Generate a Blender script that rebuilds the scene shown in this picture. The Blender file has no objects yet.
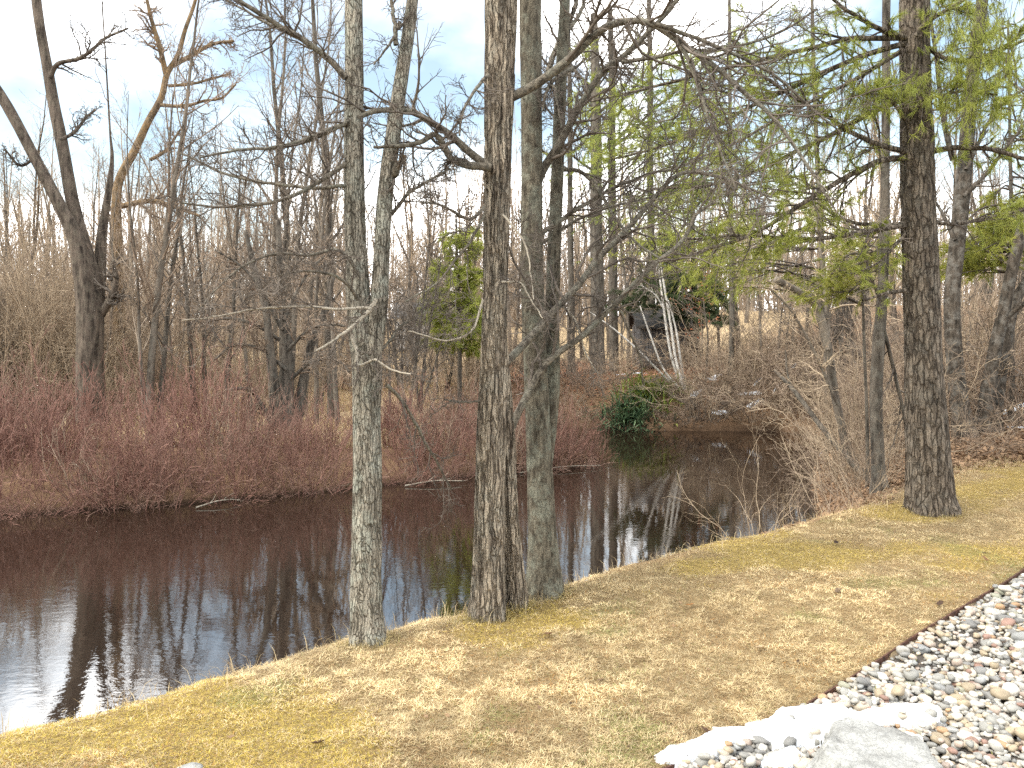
import bpy, math, random
import numpy as np
from mathutils import Vector, Matrix, noise as mnoise

PI = math.pi
C = bpy.context.scene.collection
scene = bpy.context.scene

# ------------------------------------------------------------------ camera
EYE = 2.4            # eye above the water (z = 0)
F = 804.0            # focal length in pixels of a 1024 px wide frame
HOR = 335.0          # row of the horizon
cam_d = bpy.data.cameras.new('camera')
cam = bpy.data.objects.new('camera', cam_d)
C.objects.link(cam)
cam.location = (0, 0, EYE)
cam.rotation_euler = (PI / 2, 0, 0)
cam_d.sensor_width = 36
cam_d.lens = 36 * F / 1024
cam_d.shift_y = -(384 - HOR) / 1024
cam_d.clip_start = 0.1
cam_d.clip_end = 2000
scene.camera = cam

# ------------------------------------------------------------------ sky, sun, exposure
SUN_EL, SUN_AZ = 42.0, -118.0      # azimuth from +Y, clockwise (negative: to the left)
CLOUD = 25.0
world = bpy.data.worlds.new('World')
scene.world = world
world.use_nodes = True
nt = world.node_tree
nt.nodes.clear()
w_out = nt.nodes.new('ShaderNodeOutputWorld')
w_bg = nt.nodes.new('ShaderNodeBackground')
w_bg.inputs['Strength'].default_value = 0.1
w_sky = nt.nodes.new('ShaderNodeTexSky')
w_sky.sky_type = 'NISHITA'
w_sky.sun_disc = False
w_sky.sun_elevation = math.radians(SUN_EL)
w_sky.sun_rotation = math.radians(SUN_AZ)
w_sky.dust_density = 1.5
w_sky.ozone_density = 0.4
w_tc = nt.nodes.new('ShaderNodeTexCoord')
w_map = nt.nodes.new('ShaderNodeMapping')
w_map.inputs['Scale'].default_value = (1.0, 1.0, 1.7)
w_map.inputs["Location"].default_value = (8.1593, 6.8660, 7.1077)
w_n = nt.nodes.new('ShaderNodeTexNoise')
w_n.inputs['Scale'].default_value = 2.6
w_n.inputs['Detail'].default_value = 9
w_n.inputs['Roughness'].default_value = 0.52
w_r = nt.nodes.new('ShaderNodeValToRGB')
w_r.color_ramp.elements[0].position = 0.38
w_r.color_ramp.elements[0].color = (0.06, 0.06, 0.06, 1)
w_r.color_ramp.elements[1].position = 0.60
w_r.color_ramp.elements[1].color = (1, 1, 1, 1)
_e = w_r.color_ramp.elements.new(0.48)
_e.color = (0.15, 0.15, 0.15, 1)
w_m = nt.nodes.new('ShaderNodeMixRGB')
w_m.inputs['Color2'].default_value = (CLOUD * 1.0, CLOUD * 0.98, CLOUD * 0.95, 1)
nt.links.new(w_tc.outputs['Generated'], w_map.inputs['Vector'])
nt.links.new(w_map.outputs['Vector'], w_n.inputs['Vector'])
nt.links.new(w_n.outputs['Fac'], w_r.inputs['Fac'])
nt.links.new(w_r.outputs['Color'], w_m.inputs['Fac'])
w_t = nt.nodes.new('ShaderNodeMixRGB')       # thin high cloud: paler, less violet blue
w_t.blend_type = 'MULTIPLY'
w_t.inputs['Fac'].default_value = 1.0
w_t.inputs['Color2'].default_value = (0.80, 0.97, 0.94, 1)
nt.links.new(w_sky.outputs['Color'], w_t.inputs['Color1'])
nt.links.new(w_t.outputs['Color'], w_m.inputs['Color1'])
nt.links.new(w_m.outputs['Color'], w_bg.inputs['Color'])
nt.links.new(w_bg.outputs['Background'], w_out.inputs['Surface'])

sun_d = bpy.data.lights.new('sun', 'SUN')
sun_d.energy = 1.5
sun_d.angle = math.radians(10.0)
sun_d.color = (1.0, 0.95, 0.87)
sun = bpy.data.objects.new('sun', sun_d)
C.objects.link(sun)
_el, _az = math.radians(SUN_EL), math.radians(SUN_AZ)
to_sun = Vector((math.sin(_az) * math.cos(_el), math.cos(_az) * math.cos(_el), math.sin(_el)))
sun.rotation_euler = to_sun.to_track_quat('Z', 'Y').to_euler()

scene.view_settings.view_transform = 'Standard'
scene.view_settings.look = 'None'
scene.view_settings.gamma = 1
scene.view_settings.use_curve_mapping = False
scene.view_settings.exposure = 1.25
scene.render.engine = 'CYCLES'
scene.cycles.use_denoising = False
scene.cycles.denoiser = 'OPENIMAGEDENOISE'
scene.cycles.max_bounces = 6
scene.cycles.diffuse_bounces = 2
scene.cycles.glossy_bounces = 3
scene.cycles.transparent_max_bounces = 4
scene.cycles.caustics_reflective = False
scene.cycles.caustics_refractive = False


# ------------------------------------------------------------------ helpers: points, noise
def pt(px, py, Y):
    """a point that stands Y metres ahead of the camera, from its pixel"""
    return np.array([(px - 512) * Y / F, Y, EYE + (HOR - py) * Y / F])


def _hash(ix, iy, iz, seed):
    h = (ix.astype(np.int64) * 374761393 + iy.astype(np.int64) * 668265263 + iz.astype(np.int64) * 2147483647 + seed * 974634777) & 0xFFFFFFFF
    h = ((h ^ (h >> 13)) * 1274126177) & 0xFFFFFFFF
    h = ((h ^ (h >> 16)) * 2246822519) & 0xFFFFFFFF
    return ((h ^ (h >> 15)) & 0xFFFFFF) / float(0xFFFFFF)


def vnoise(x, y, z=None, seed=0):
    """smooth value noise in 0..1"""
    x = np.asarray(x, float); y = np.asarray(y, float)
    z = np.zeros_like(x) if z is None else np.asarray(z, float)
    ix, iy, iz = np.floor(x), np.floor(y), np.floor(z)
    fx, fy, fz = x - ix, y - iy, z - iz
    fx, fy, fz = [f * f * (3 - 2 * f) for f in (fx, fy, fz)]
    out = 0
    for dx in (0, 1):
        for dy in (0, 1):
            for dz in (0, 1):
                w = (fx if dx else 1 - fx) * (fy if dy else 1 - fy) * (fz if dz else 1 - fz)
                out = out + w * _hash(ix + dx, iy + dy, iz + dz, seed)
    return out


def fbm(x, y, z=None, seed=0, octv=4):
    a, s, t = 0.5, 0.0, 0.0
    for i in range(octv):
        k = 2.03 ** i
        s = s + a * vnoise(np.asarray(x) * k, np.asarray(y) * k, None if z is None else np.asarray(z) * k, seed + 17 * i)
        t += a
        a *= 0.5
    return s / t


def sstep(a, b, x):
    t = np.clip((x - a) / (b - a), 0, 1)
    return t * t * (3 - 2 * t)


# ------------------------------------------------------------------ helpers: meshes
def mk_mesh(name, verts, faces, mats, smooth=True, col=None):
    """faces: an (n,k) int array, or a list of such arrays"""
    fl = faces if isinstance(faces, list) else [faces]
    fl = [np.asarray(f, np.int32) for f in fl if len(f)]
    verts = np.asarray(verts, np.float32)
    me = bpy.data.meshes.new(name)
    me.vertices.add(len(verts))
    me.vertices.foreach_set('co', verts.ravel())
    nl = sum(f.size for f in fl)
    nf = sum(len(f) for f in fl)
    me.loops.add(nl)
    me.loops.foreach_set('vertex_index', np.concatenate([f.ravel() for f in fl]))
    me.polygons.add(nf)
    tot = np.concatenate([np.full(len(f), f.shape[1], np.int32) for f in fl])
    st = np.concatenate([[0], np.cumsum(tot)[:-1]]).astype(np.int32)
    me.polygons.foreach_set('loop_start', st)
    me.polygons.foreach_set('loop_total', tot)
    me.polygons.foreach_set('use_smooth', np.full(nf, bool(smooth)))
    if col is not None:
        a = me.color_attributes.new('col', 'FLOAT_COLOR', 'POINT')
        c4 = np.ones((len(verts), 4), np.float32)
        c4[:, :3] = col
        a.data.foreach_set('color', c4.ravel())
    for m in (mats if isinstance(mats, (list, tuple)) else [mats]):
        me.materials.append(m)
    me.update(calc_edges=True)
    return me


def link(name, data, parent=None, loc=None):
    o = bpy.data.objects.new(name, data)
    C.objects.link(o)
    if parent is not None:
        o.parent = parent
    if loc is not None:
        o.location = loc
    return o


def tag(o, label=None, cat=None, group=None, kind=None):
    if label: o['label'] = label
    if cat: o['category'] = cat
    if group: o['group'] = group
    if kind: o['kind'] = kind
    return o


def thing(name, loc, label, cat, group=None):
    o = link(name, None, None, loc)
    o.empty_display_size = 0.1
    return tag(o, label, cat, group)


def copy_tree(root):
    r = root.copy()
    C.objects.link(r)
    for ch in list(root.children):
        c = ch.copy()
        C.objects.link(c)
        c.parent = r
        for g in list(ch.children):
            d = g.copy()
            C.objects.link(d)
            d.parent = c
    return r


def norm(v):
    return v / np.maximum(np.linalg.norm(v, axis=-1, keepdims=True), 1e-9)


def tubes(P, R, sides):
    """M tubes of N rings each -> verts, quads"""
    M, N, _ = P.shape
    T = np.gradient(P, axis=1)
    T = norm(T)
    mean = norm(P[:, -1] - P[:, 0])
    ax = np.eye(3)[np.argmin(np.abs(mean), axis=1)]
    U = norm(ax[:, None, :] - (T @ ax[:, :, None]) * T)
    V = np.cross(T, U)
    a = np.arange(sides) * 2 * PI / sides
    ring = np.cos(a)[None, None, :, None] * U[:, :, None, :] + np.sin(a)[None, None, :, None] * V[:, :, None, :]
    verts = (P[:, :, None, :] + R[:, :, None, None] * ring).reshape(-1, 3)
    idx = np.arange(M * N * sides).reshape(M, N, sides)
    nx = np.roll(idx, -1, axis=2)
    f = np.stack([idx[:, :-1], nx[:, :-1], nx[:, 1:], idx[:, 1:]], axis=-1).reshape(-1, 4)
    return verts, f


def bundle(sets):
    """sets: list of (P, R, sides) -> verts, quads"""
    vs, fs, o = [], [], 0
    for P, R, s in sets:
        if len(P) == 0: continue
        v, f = tubes(P, R, s)
        vs.append(v); fs.append(f + o); o += len(v)
    return np.concatenate(vs), np.concatenate(fs)


def spawn(P, R, k, rng, t0=.2, t1=1., ang=.8, angv=.25, lenr=.5, n=6, wig=.18, up=.0, rr=.6, rmin=.0015, shrink=.6, lmin=.0, flat=1.):
    """k children on each of the M parent polylines"""
    M, N, _ = P.shape
    L = np.linalg.norm(np.diff(P, axis=1), axis=2).sum(1)
    ti = (np.arange(k)[None, :] + rng.random((M, k))) / k
    ti = t0 + (t1 - t0) * ti
    fi = np.clip(ti * (N - 1), 0, N - 1.001)
    i0 = fi.astype(int)
    fr = (fi - i0)[..., None]
    m = np.arange(M)[:, None]
    B = P[m, i0] * (1 - fr) + P[m, i0 + 1] * fr
    T = norm(P[m, i0 + 1] - P[m, i0])
    r0 = (R[m, i0] * (1 - fr[..., 0]) + R[m, i0 + 1] * fr[..., 0]) * rr
    q = rng.normal(size=(M, k, 3))
    q[..., 2] *= flat
    q = norm(q - (q * T).sum(-1, keepdims=True) * T)
    a = (ang + angv * rng.normal(size=(M, k)))[..., None]
    D = norm(np.cos(a) * T + np.sin(a) * q)
    ln = np.maximum(L[:, None] * lenr * rng.uniform(.45, 1.25, (M, k)) * (1 - shrink * ti), lmin)
    B = B.reshape(-1, 3); D = D.reshape(-1, 3); ln = ln.ravel(); r0 = np.maximum(r0.ravel(), rmin)
    return walk(B, D, ln, r0, n, wig, up, rng, rmin)


def walk(B, D, ln, r0, n, wig, up, rng, rmin=.0015, tip=.3):
    K = len(B)
    P = np.zeros((K, n, 3)); P[:, 0] = B
    upv = np.zeros((K, 3)); upv[:, 2] = up
    seg = (ln / (n - 1))[:, None]
    for i in range(1, n):
        P[:, i] = P[:, i - 1] + D * seg
        D = norm(D + wig * rng.normal(size=(K, 3)) + upv)
    t = np.linspace(0, 1, n)[None, :]
    R = np.maximum(r0[:, None] * (1 - (1 - tip) * t), rmin * .6)
    return P, R


def smooth_path(pts, n):
    """Catmull-Rom through pts, n points evenly in chord parameter"""
    p = np.asarray(pts, float)
    if len(p) == 2:
        t = np.linspace(0, 1, n)[:, None]
        return p[0] * (1 - t) + p[1] * t
    d = np.concatenate([[0], np.cumsum(np.linalg.norm(np.diff(p, axis=0), axis=1))])
    ext = np.vstack([2 * p[0] - p[1], p, 2 * p[-1] - p[-2]])
    u = np.linspace(0, d[-1], n)
    k = np.clip(np.searchsorted(d, u, side='right') - 1, 0, len(p) - 2)
    t = ((u - d[k]) / (d[k + 1] - d[k]))[:, None]
    p0, p1, p2, p3 = ext[k], ext[k + 1], ext[k + 2], ext[k + 3]
    return .5 * ((2 * p1) + (-p0 + p2) * t + (2 * p0 - 5 * p1 + 4 * p2 - p3) * t ** 2 + (-p0 + 3 * p1 - 3 * p2 + p3) * t ** 3)


# ------------------------------------------------------------------ materials
def mat(name, rough=.9, spec=.2):
    m = bpy.data.materials.new(name)
    m.use_nodes = True
    b = m.node_tree.nodes['Principled BSDF']
    b.inputs['Roughness'].default_value = rough
    b.inputs['Specular IOR Level'].default_value = spec
    return m, m.node_tree, b


def N_(nt, t, **kw):
    n = nt.nodes.new(t)
    for k, v in kw.items():
        if k in n.inputs.keys(): n.inputs[k].default_value = v
        else: setattr(n, k, v)
    return n


def ramp(nt, stops):
    r = nt.nodes.new('ShaderNodeValToRGB')
    e = r.color_ramp.elements
    while len(e) < len(stops): e.new(.5)
    for i, (p, c) in enumerate(stops):
        e[i].position = p
        e[i].color = (*c, 1) if len(c) == 3 else c
    return r


def bark_mat(name, dark, light, lichen=None, scale=26, stretch=.14, lich_amt=.45, bump=.5, spots=None, furrow=None, speckle=110):
    m, nt, b = mat(name, .92, .15)
    L = nt.links
    tc = N_(nt, 'ShaderNodeTexCoord')
    mp = N_(nt, 'ShaderNodeMapping'); mp.inputs['Scale'].default_value = (1, 1, stretch)
    L.new(tc.outputs['Object'], mp.inputs['Vector'])
    n1 = N_(nt, 'ShaderNodeTexNoise', Scale=scale, Detail=6, Roughness=.62)
    L.new(mp.outputs['Vector'], n1.inputs['Vector'])
    r1 = ramp(nt, [(.38, dark), (.49, tuple(a * .5 + c * .5 for a, c in zip(dark, light))), (.62, light)])
    L.new(n1.outputs['Fac'], r1.inputs['Fac'])
    out = r1.outputs['Color']
    if lichen:
        n2 = N_(nt, 'ShaderNodeTexNoise', Scale=9, Detail=7, Roughness=.7)
        L.new(tc.outputs['Object'], n2.inputs['Vector'])
        r2 = ramp(nt, [(.47, (0, 0, 0)), (.60, (lich_amt,) * 3)])
        L.new(n2.outputs['Fac'], r2.inputs['Fac'])
        mx = N_(nt, 'ShaderNodeMixRGB'); mx.inputs['Color2'].default_value = (*lichen, 1)
        L.new(r2.outputs['Color'], mx.inputs['Fac']); L.new(out, mx.inputs['Color1'])
        out = mx.outputs['Color']
    if spots:
        n3 = N_(nt, 'ShaderNodeTexNoise', Scale=6, Detail=5, Roughness=.75)
        L.new(tc.outputs['Object'], n3.inputs['Vector'])
        r3 = ramp(nt, [(.60, (0, 0, 0)), (.68, (.8,) * 3)])
        L.new(n3.outputs['Fac'], r3.inputs['Fac'])
        mx = N_(nt, 'ShaderNodeMixRGB'); mx.inputs['Color2'].default_value = (*spots, 1)
        L.new(r3.outputs['Color'], mx.inputs['Fac']); L.new(out, mx.inputs['Color1'])
        out = mx.outputs['Color']
    n5 = N_(nt, 'ShaderNodeTexNoise', Scale=speckle, Detail=4, Roughness=.6)
    L.new(tc.outputs['Object'], n5.inputs['Vector'])
    r5 = ramp(nt, [(.36, (.55, .54, .53)), (.5, (1, 1, 1)), (.64, (1.35, 1.34, 1.32))])
    L.new(n5.outputs['Fac'], r5.inputs['Fac'])
    m5 = N_(nt, 'ShaderNodeMixRGB', blend_type='MULTIPLY'); m5.inputs['Fac'].default_value = .8
    L.new(out, m5.inputs['Color1']); L.new(r5.outputs['Color'], m5.inputs['Color2'])
    out = m5.outputs['Color']
    if furrow:
        fs, fz, fw = furrow
        mf = N_(nt, 'ShaderNodeMapping'); mf.inputs['Scale'].default_value = (1, 1, fz)
        nd = N_(nt, 'ShaderNodeTexNoise', Scale=9, Detail=3)
        L.new(tc.outputs['Object'], nd.inputs['Vector'])
        av = N_(nt, 'ShaderNodeVectorMath', operation='MULTIPLY_ADD'); av.inputs[1].default_value = (.06, .06, .10)
        L.new(nd.outputs['Color'], av.inputs[0]); L.new(tc.outputs['Object'], av.inputs[2])
        L.new(av.outputs[0], mf.inputs['Vector'])
        vo = N_(nt, 'ShaderNodeTexVoronoi', feature='DISTANCE_TO_EDGE', Scale=fs)
        L.new(mf.outputs['Vector'], vo.inputs['Vector'])
        rf = ramp(nt, [(.0, (.42, .40, .38)), (fw, (1, 1, 1))])
        L.new(vo.outputs['Distance'], rf.inputs['Fac'])
        m6 = N_(nt, 'ShaderNodeMixRGB', blend_type='MULTIPLY'); m6.inputs['Fac'].default_value = .9
        L.new(out, m6.inputs['Color1']); L.new(rf.outputs['Color'], m6.inputs['Color2'])
        out = m6.outputs['Color']
    L.new(out, b.inputs['Base Color'])
    if bump:
        n4 = N_(nt, 'ShaderNodeTexNoise', Scale=scale * 2.2, Detail=6, Roughness=.65)
        L.new(mp.outputs['Vector'], n4.inputs['Vector'])
        bp = N_(nt, 'ShaderNodeBump', Strength=bump, Distance=.025)
        hgt = n4.outputs['Fac']
        if furrow:
            ma = N_(nt, 'ShaderNodeMath', operation='MULTIPLY_ADD'); ma.inputs[1].default_value = .35
            L.new(n4.outputs['Fac'], ma.inputs[0]); L.new(rf.outputs['Color'], ma.inputs[2])
            hgt = ma.outputs[0]
        L.new(hgt, bp.inputs['Height'])
        L.new(bp.outputs['Normal'], b.inputs['Normal'])
    return m


def twig_mat(name, a, c, scale=4, rough=.85):
    """bare wood whose tone differs from twig to twig"""
    m, nt, b = mat(name, rough, .2)
    L = nt.links
    tc = N_(nt, 'ShaderNodeTexCoord')
    n1 = N_(nt, 'ShaderNodeTexNoise', Scale=scale, Detail=4, Roughness=.7)
    L.new(tc.outputs['Object'], n1.inputs['Vector'])
    r1 = ramp(nt, [(.35, a), (.66, c)])
    L.new(n1.outputs['Fac'], r1.inputs['Fac'])
    L.new(r1.outputs['Color'], b.inputs['Base Color'])
    return m


def col_mat(name, rough=.85, spec=.2, bump=0, bscale=80, transl=0):
    m, nt, b = mat(name, rough, spec)
    a = N_(nt, 'ShaderNodeAttribute'); a.attribute_name = 'col'
    nt.links.new(a.outputs['Color'], b.inputs['Base Color'])
    if bump:
        tc = N_(nt, 'ShaderNodeTexCoord')
        n = N_(nt, 'ShaderNodeTexNoise', Scale=bscale, Detail=5)
        bp = N_(nt, 'ShaderNodeBump', Strength=bump, Distance=.004)
        nt.links.new(tc.outputs['Object'], n.inputs['Vector'])
        nt.links.new(n.outputs['Fac'], bp.inputs['Height'])
        nt.links.new(bp.outputs['Normal'], b.inputs['Normal'])
    if transl:
        t = N_(nt, 'ShaderNodeBsdfTranslucent')
        nt.links.new(a.outputs['Color'], t.inputs['Color'])
        mx = N_(nt, 'ShaderNodeMixShader'); mx.inputs[0].default_value = transl
        out = nt.nodes['Material Output']
        nt.links.new(b.outputs[0], mx.inputs[1]); nt.links.new(t.outputs[0], mx.inputs[2])
        nt.links.new(mx.outputs[0], out.inputs['Surface'])
    return m


M = {}
M['bark_grey'] = bark_mat('bark_grey', (.10, .086, .066), (.34, .30, .24), (.33, .335, .28), 34, .16, .6, .8, (.035, .03, .025), (60, .14, .10))
M['bark_limb'] = bark_mat('bark_limb', (.06, .05, .04), (.21, .18, .14), (.25, .25, .20), 40, .8, .4, .5)
M['bark_shaggy'] = bark_mat('bark_shaggy', (.11, .085, .064), (.42, .345, .26), (.33, .33, .28), 40, .10, .25, .9, None, (42, .11, .16))
M['bark_olive'] = bark_mat('bark_olive', (.058, .048, .035), (.175, .15, .11), (.27, .28, .22), 44, .25, .45, .8, (.03, .026, .02))
M['bark_pine'] = bark_mat('bark_pine', (.065, .05, .038), (.22, .175, .133), (.22, .21, .18), 26, .22, .22, .9, None, (24, .22, .13), 80)
M['bark_willow'] = bark_mat('bark_willow', (.04, .031, .025), (.16, .125, .098), (.20, .175, .13), 14, .15, .3, .8)
M['bark_gold'] = bark_mat('bark_gold', (.085, .063, .042), (.26, .19, .12), (.33, .20, .085), 10, .3, .6, .6)
M['bark_dark'] = bark_mat('bark_dark', (.04, .033, .027), (.15, .125, .10), (.2, .19, .16), 12, .18, .3, .6)
M['bark_mottled'] = bark_mat('bark_mottled', (.028, .023, .018), (.10, .08, .062), (.22, .205, .18), 20, .3, .45, .6, (.02, .017, .014))
M['bark_birch'] = bark_mat('bark_birch', (.42, .38, .33), (.62, .58, .53), None, 14, 1.2, 0, .2, (.10, .085, .07))
M['bark_wood'] = bark_mat('bark_wood', (.065, .052, .042), (.21, .175, .14), (.24, .22, .18), 8, .15, .3, .4)
M['twig_grey'] = twig_mat('twig_grey', (.065, .052, .042), (.20, .165, .135))
M['twig_pale'] = twig_mat('twig_pale', (.26, .22, .17), (.50, .44, .35))
M['twig_dark'] = twig_mat('twig_dark', (.05, .04, .034), (.14, .11, .09))
M['twig_tan'] = twig_mat('twig_tan', (.22, .16, .11), (.50, .39, .27), 2.5)
M['twig_far'] = twig_mat('twig_far', (.20, .155, .115), (.44, .35, .265), .8)
M['twig_brown'] = twig_mat('twig_brown', (.15, .108, .078), (.37, .275, .20), 2.5)
M['twig_red'] = twig_mat('twig_red', (.12, .060, .047), (.32, .172, .13), 3, .6)
M['twig_redbrown'] = twig_mat('twig_redbrown', (.14, .078, .06), (.36, .225, .17), 3, .7)
M['needle'] = col_mat('needle', .6, .3, transl=.5)
M['grass'] = col_mat('grass', .8, .15, transl=.25)
M['pebble'] = col_mat('pebble', .62, .35, .35, 70)
M['dry_leaf'] = col_mat('dry_leaf', .8, .15, transl=.2)
M['strap_leaf'] = col_mat('strap_leaf', .45, .4, transl=.2)

m, nt, b = mat('snow', .55, .3)
b.inputs['Base Color'].default_value = (.78, .80, .83, 1)
b.inputs['Subsurface Weight'].default_value = .15
b.inputs['Subsurface Radius'].default_value = (.02, .02, .025)
n = N_(nt, 'ShaderNodeTexNoise', Scale=60, Detail=6); bp = N_(nt, 'ShaderNodeBump', Strength=.3, Distance=.006)
nt.links.new(n.outputs['Fac'], bp.inputs['Height']); nt.links.new(bp.outputs['Normal'], b.inputs['Normal'])
M['snow'] = m

m, nt, b = mat('boulder_stone', .85, .25)
tc = N_(nt, 'ShaderNodeTexCoord')
n = N_(nt, 'ShaderNodeTexNoise', Scale=7, Detail=8, Roughness=.7); nt.links.new(tc.outputs['Object'], n.inputs['Vector'])
r = ramp(nt, [(.34, (.19, .185, .172)), (.5, (.32, .315, .295)), (.66, (.42, .41, .39))]); nt.links.new(n.outputs['Fac'], r.inputs['Fac'])
n2 = N_(nt, 'ShaderNodeTexNoise', Scale=120, Detail=4); nt.links.new(tc.outputs['Object'], n2.inputs['Vector'])
r2 = ramp(nt, [(.36, (.55, .55, .55)), (.48, (1, 1, 1))]); nt.links.new(n2.outputs['Fac'], r2.inputs['Fac'])
mx = N_(nt, 'ShaderNodeMixRGB', blend_type='MULTIPLY'); mx.inputs['Fac'].default_value = .6
nt.links.new(r.outputs['Color'], mx.inputs['Color1']); nt.links.new(r2.outputs['Color'], mx.inputs['Color2'])
nt.links.new(mx.outputs['Color'], b.inputs['Base Color'])
bp = N_(nt, 'ShaderNodeBump', Strength=.5, Distance=.01); nt.links.new(n.outputs['Fac'], bp.inputs['Height'])
nt.links.new(bp.outputs['Normal'], b.inputs['Normal'])
M['boulder'] = m

m, nt, b = mat('rusty_steel', .8, .3)
tc = N_(nt, 'ShaderNodeTexCoord')
n = N_(nt, 'ShaderNodeTexNoise', Scale=25, Detail=6, Roughness=.7); nt.links.new(tc.outputs['Object'], n.inputs['Vector'])
r = ramp(nt, [(.35, (.045, .024, .018)), (.65, (.15, .07, .045))]); nt.links.new(n.outputs['Fac'], r.inputs['Fac'])
nt.links.new(r.outputs['Color'], b.inputs['Base Color'])
M['rust'] = m

m, nt, b = mat('weathered_boards', .9, .1)
tc = N_(nt, 'ShaderNodeTexCoord'); mp = N_(nt, 'ShaderNodeMapping'); mp.inputs['Scale'].default_value = (8, 8, .5)
nt.links.new(tc.outputs['Object'], mp.inputs['Vector'])
n = N_(nt, 'ShaderNodeTexNoise', Scale=3, Detail=6); nt.links.new(mp.outputs['Vector'], n.inputs['Vector'])
r = ramp(nt, [(.3, (.055, .052, .052)), (.7, (.17, .162, .158))]); nt.links.new(n.outputs['Fac'], r.inputs['Fac'])
nt.links.new(r.outputs['Color'], b.inputs['Base Color'])
M['boards'] = m
m, nt, b = mat('roof_felt', .9, .1)
n = N_(nt, 'ShaderNodeTexNoise', Scale=14, Detail=5)
r = ramp(nt, [(.3, (.03, .03, .032)), (.7, (.08, .075, .07))]); nt.links.new(n.outputs['Fac'], r.inputs['Fac'])
nt.links.new(r.outputs['Color'], b.inputs['Base Color'])
M['felt'] = m

# water: dark tea-brown pond with fine wind ripples
m, nt, b = mat('pond_water', .03, .5)
b.inputs['Base Color'].default_value = (.014, .008, .005, 1)
b.inputs['IOR'].default_value = 3.9
b.inputs['Roughness'].default_value = .015
tc = N_(nt, 'ShaderNodeTexCoord')
mp = N_(nt, 'ShaderNodeMapping'); mp.inputs['Scale'].default_value = (1, 1.5, 1)
nt.links.new(tc.outputs['Object'], mp.inputs['Vector'])
n1 = N_(nt, 'ShaderNodeTexNoise', Scale=5.5, Detail=3, Roughness=.5); nt.links.new(mp.outputs['Vector'], n1.inputs['Vector'])
n2 = N_(nt, 'ShaderNodeTexNoise', Scale=17, Detail=3, Roughness=.6); nt.links.new(mp.outputs['Vector'], n2.inputs['Vector'])
n3 = N_(nt, 'ShaderNodeTexNoise', Scale=.45, Detail=3); nt.links.new(tc.outputs['Object'], n3.inputs['Vector'])
r3 = ramp(nt, [(.42, (.25,) * 3), (.62, (1,) * 3)]); nt.links.new(n3.outputs['Fac'], r3.inputs['Fac'])
ad = N_(nt, 'ShaderNodeMath', operation='MULTIPLY_ADD'); ad.inputs[1].default_value = .35
nt.links.new(n2.outputs['Fac'], ad.inputs[0]); nt.links.new(n1.outputs['Fac'], ad.inputs[2])
ml = N_(nt, 'ShaderNodeMath', operation='MULTIPLY'); nt.links.new(ad.outputs[0], ml.inputs[0]); nt.links.new(r3.outputs['Color'], ml.inputs[1])
bp = N_(nt, 'ShaderNodeBump', Strength=.5, Distance=.0024); nt.links.new(ml.outputs[0], bp.inputs['Height'])
nt.links.new(bp.outputs['Normal'], b.inputs['Normal'])
M['water'] = m

# ------------------------------------------------------------------ terrain
WATER = np.array([(-14, -4.6), (-2.75, 3.95), (0.15, 6.3), (1.85, 7.6), (3.0, 8.7), (3.9, 10.4), (4.6, 12.5), (5.8, 15.5), (7.2, 18.4),
                  (7.0, 19.7), (5.5, 20.1), (2.6, 20.3), (1.2, 21.0), (-1.0, 22.0), (-1.4, 19), (0.4, 16.5), (1.75, 15.2), (1.2, 14.55), (-.55, 13.7),
                  (-2.8, 12.3), (-4.5, 11.4), (-6.7, 10.6), (-9, 10.0), (-14, 9.2), (-40, 8), (-40, -4.6)], float)


def water_sd(x, y):
    """distance to the pond's edge, positive on land"""
    x = np.asarray(x, float); y = np.asarray(y, float)
    best = np.full(x.shape, 1e9); inside = np.zeros(x.shape, bool)
    n = len(WATER)
    for i in range(n):
        ax, ay = WATER[i]; bx, by = WATER[(i + 1) % n]
        ex, ey = bx - ax, by - ay
        t = np.clip(((x - ax) * ex + (y - ay) * ey) / (ex * ex + ey * ey), 0, 1)
        best = np.minimum(best, np.hypot(x - ax - t * ex, y - ay - t * ey))
        c = (ay > y) != (by > y)
        with np.errstate(divide='ignore', invalid='ignore'):
            xi = ax + (y - ay) * ex / (ey if ey else 1e-9)
        inside ^= c & (x < xi)
    return np.where(inside, -best, best)


CTRL = np.array([  # x, y, height of the land behind the bank, width of the bank
    (-6, -1, .8, 1.1), (-3, 1.5, .8, 1.1), (0, 2, .8, 1.1), (0, 4.3, .8, 1.1), (3, 3, .8, 1.1), (4, 6, .8, 1.1), (7, 6, .85, 1.2), (1, -4, .8, 1.1), (6, 0, .8, 1.1),
    (6.2, 9.3, .92, 1.4), (6.8, 11.2, 1.05, 2.0), (9, 10, 1.25, 2.2), (9, 14, 1.9, 3.2), (9.5, 20, 2.1, 3.5), (14, 14, 2.9, 4), (15, 22, 3.3, 4), (16, 32, 3.6, 4),
    (4, 24, 1.25, 2.2), (7, 24, 1.5, 2.6), (3, 32, 1.45, 2.5), (-3, 27, .95, 2.5), (-3, 16, .45, 1.6), (-8, 14, .5, 1.6), (-6, 20, .5, 1.8), (-7, 27, .7, 2), (-16, 14, .6, 2),
    (-16, 28, 1.0, 2), (-25, 50, 1.8, 3), (0, 50, 2.9, 3), (14, 50, 3.9, 3), (-40, 90, 3, 3), (0, 100, 5, 3), (50, 100, 6, 3), (40, 30, 5, 4), (-50, 20, 1, 3), (30, 0, 1.2, 2), (0, -40, .8, 2)], float)


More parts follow.
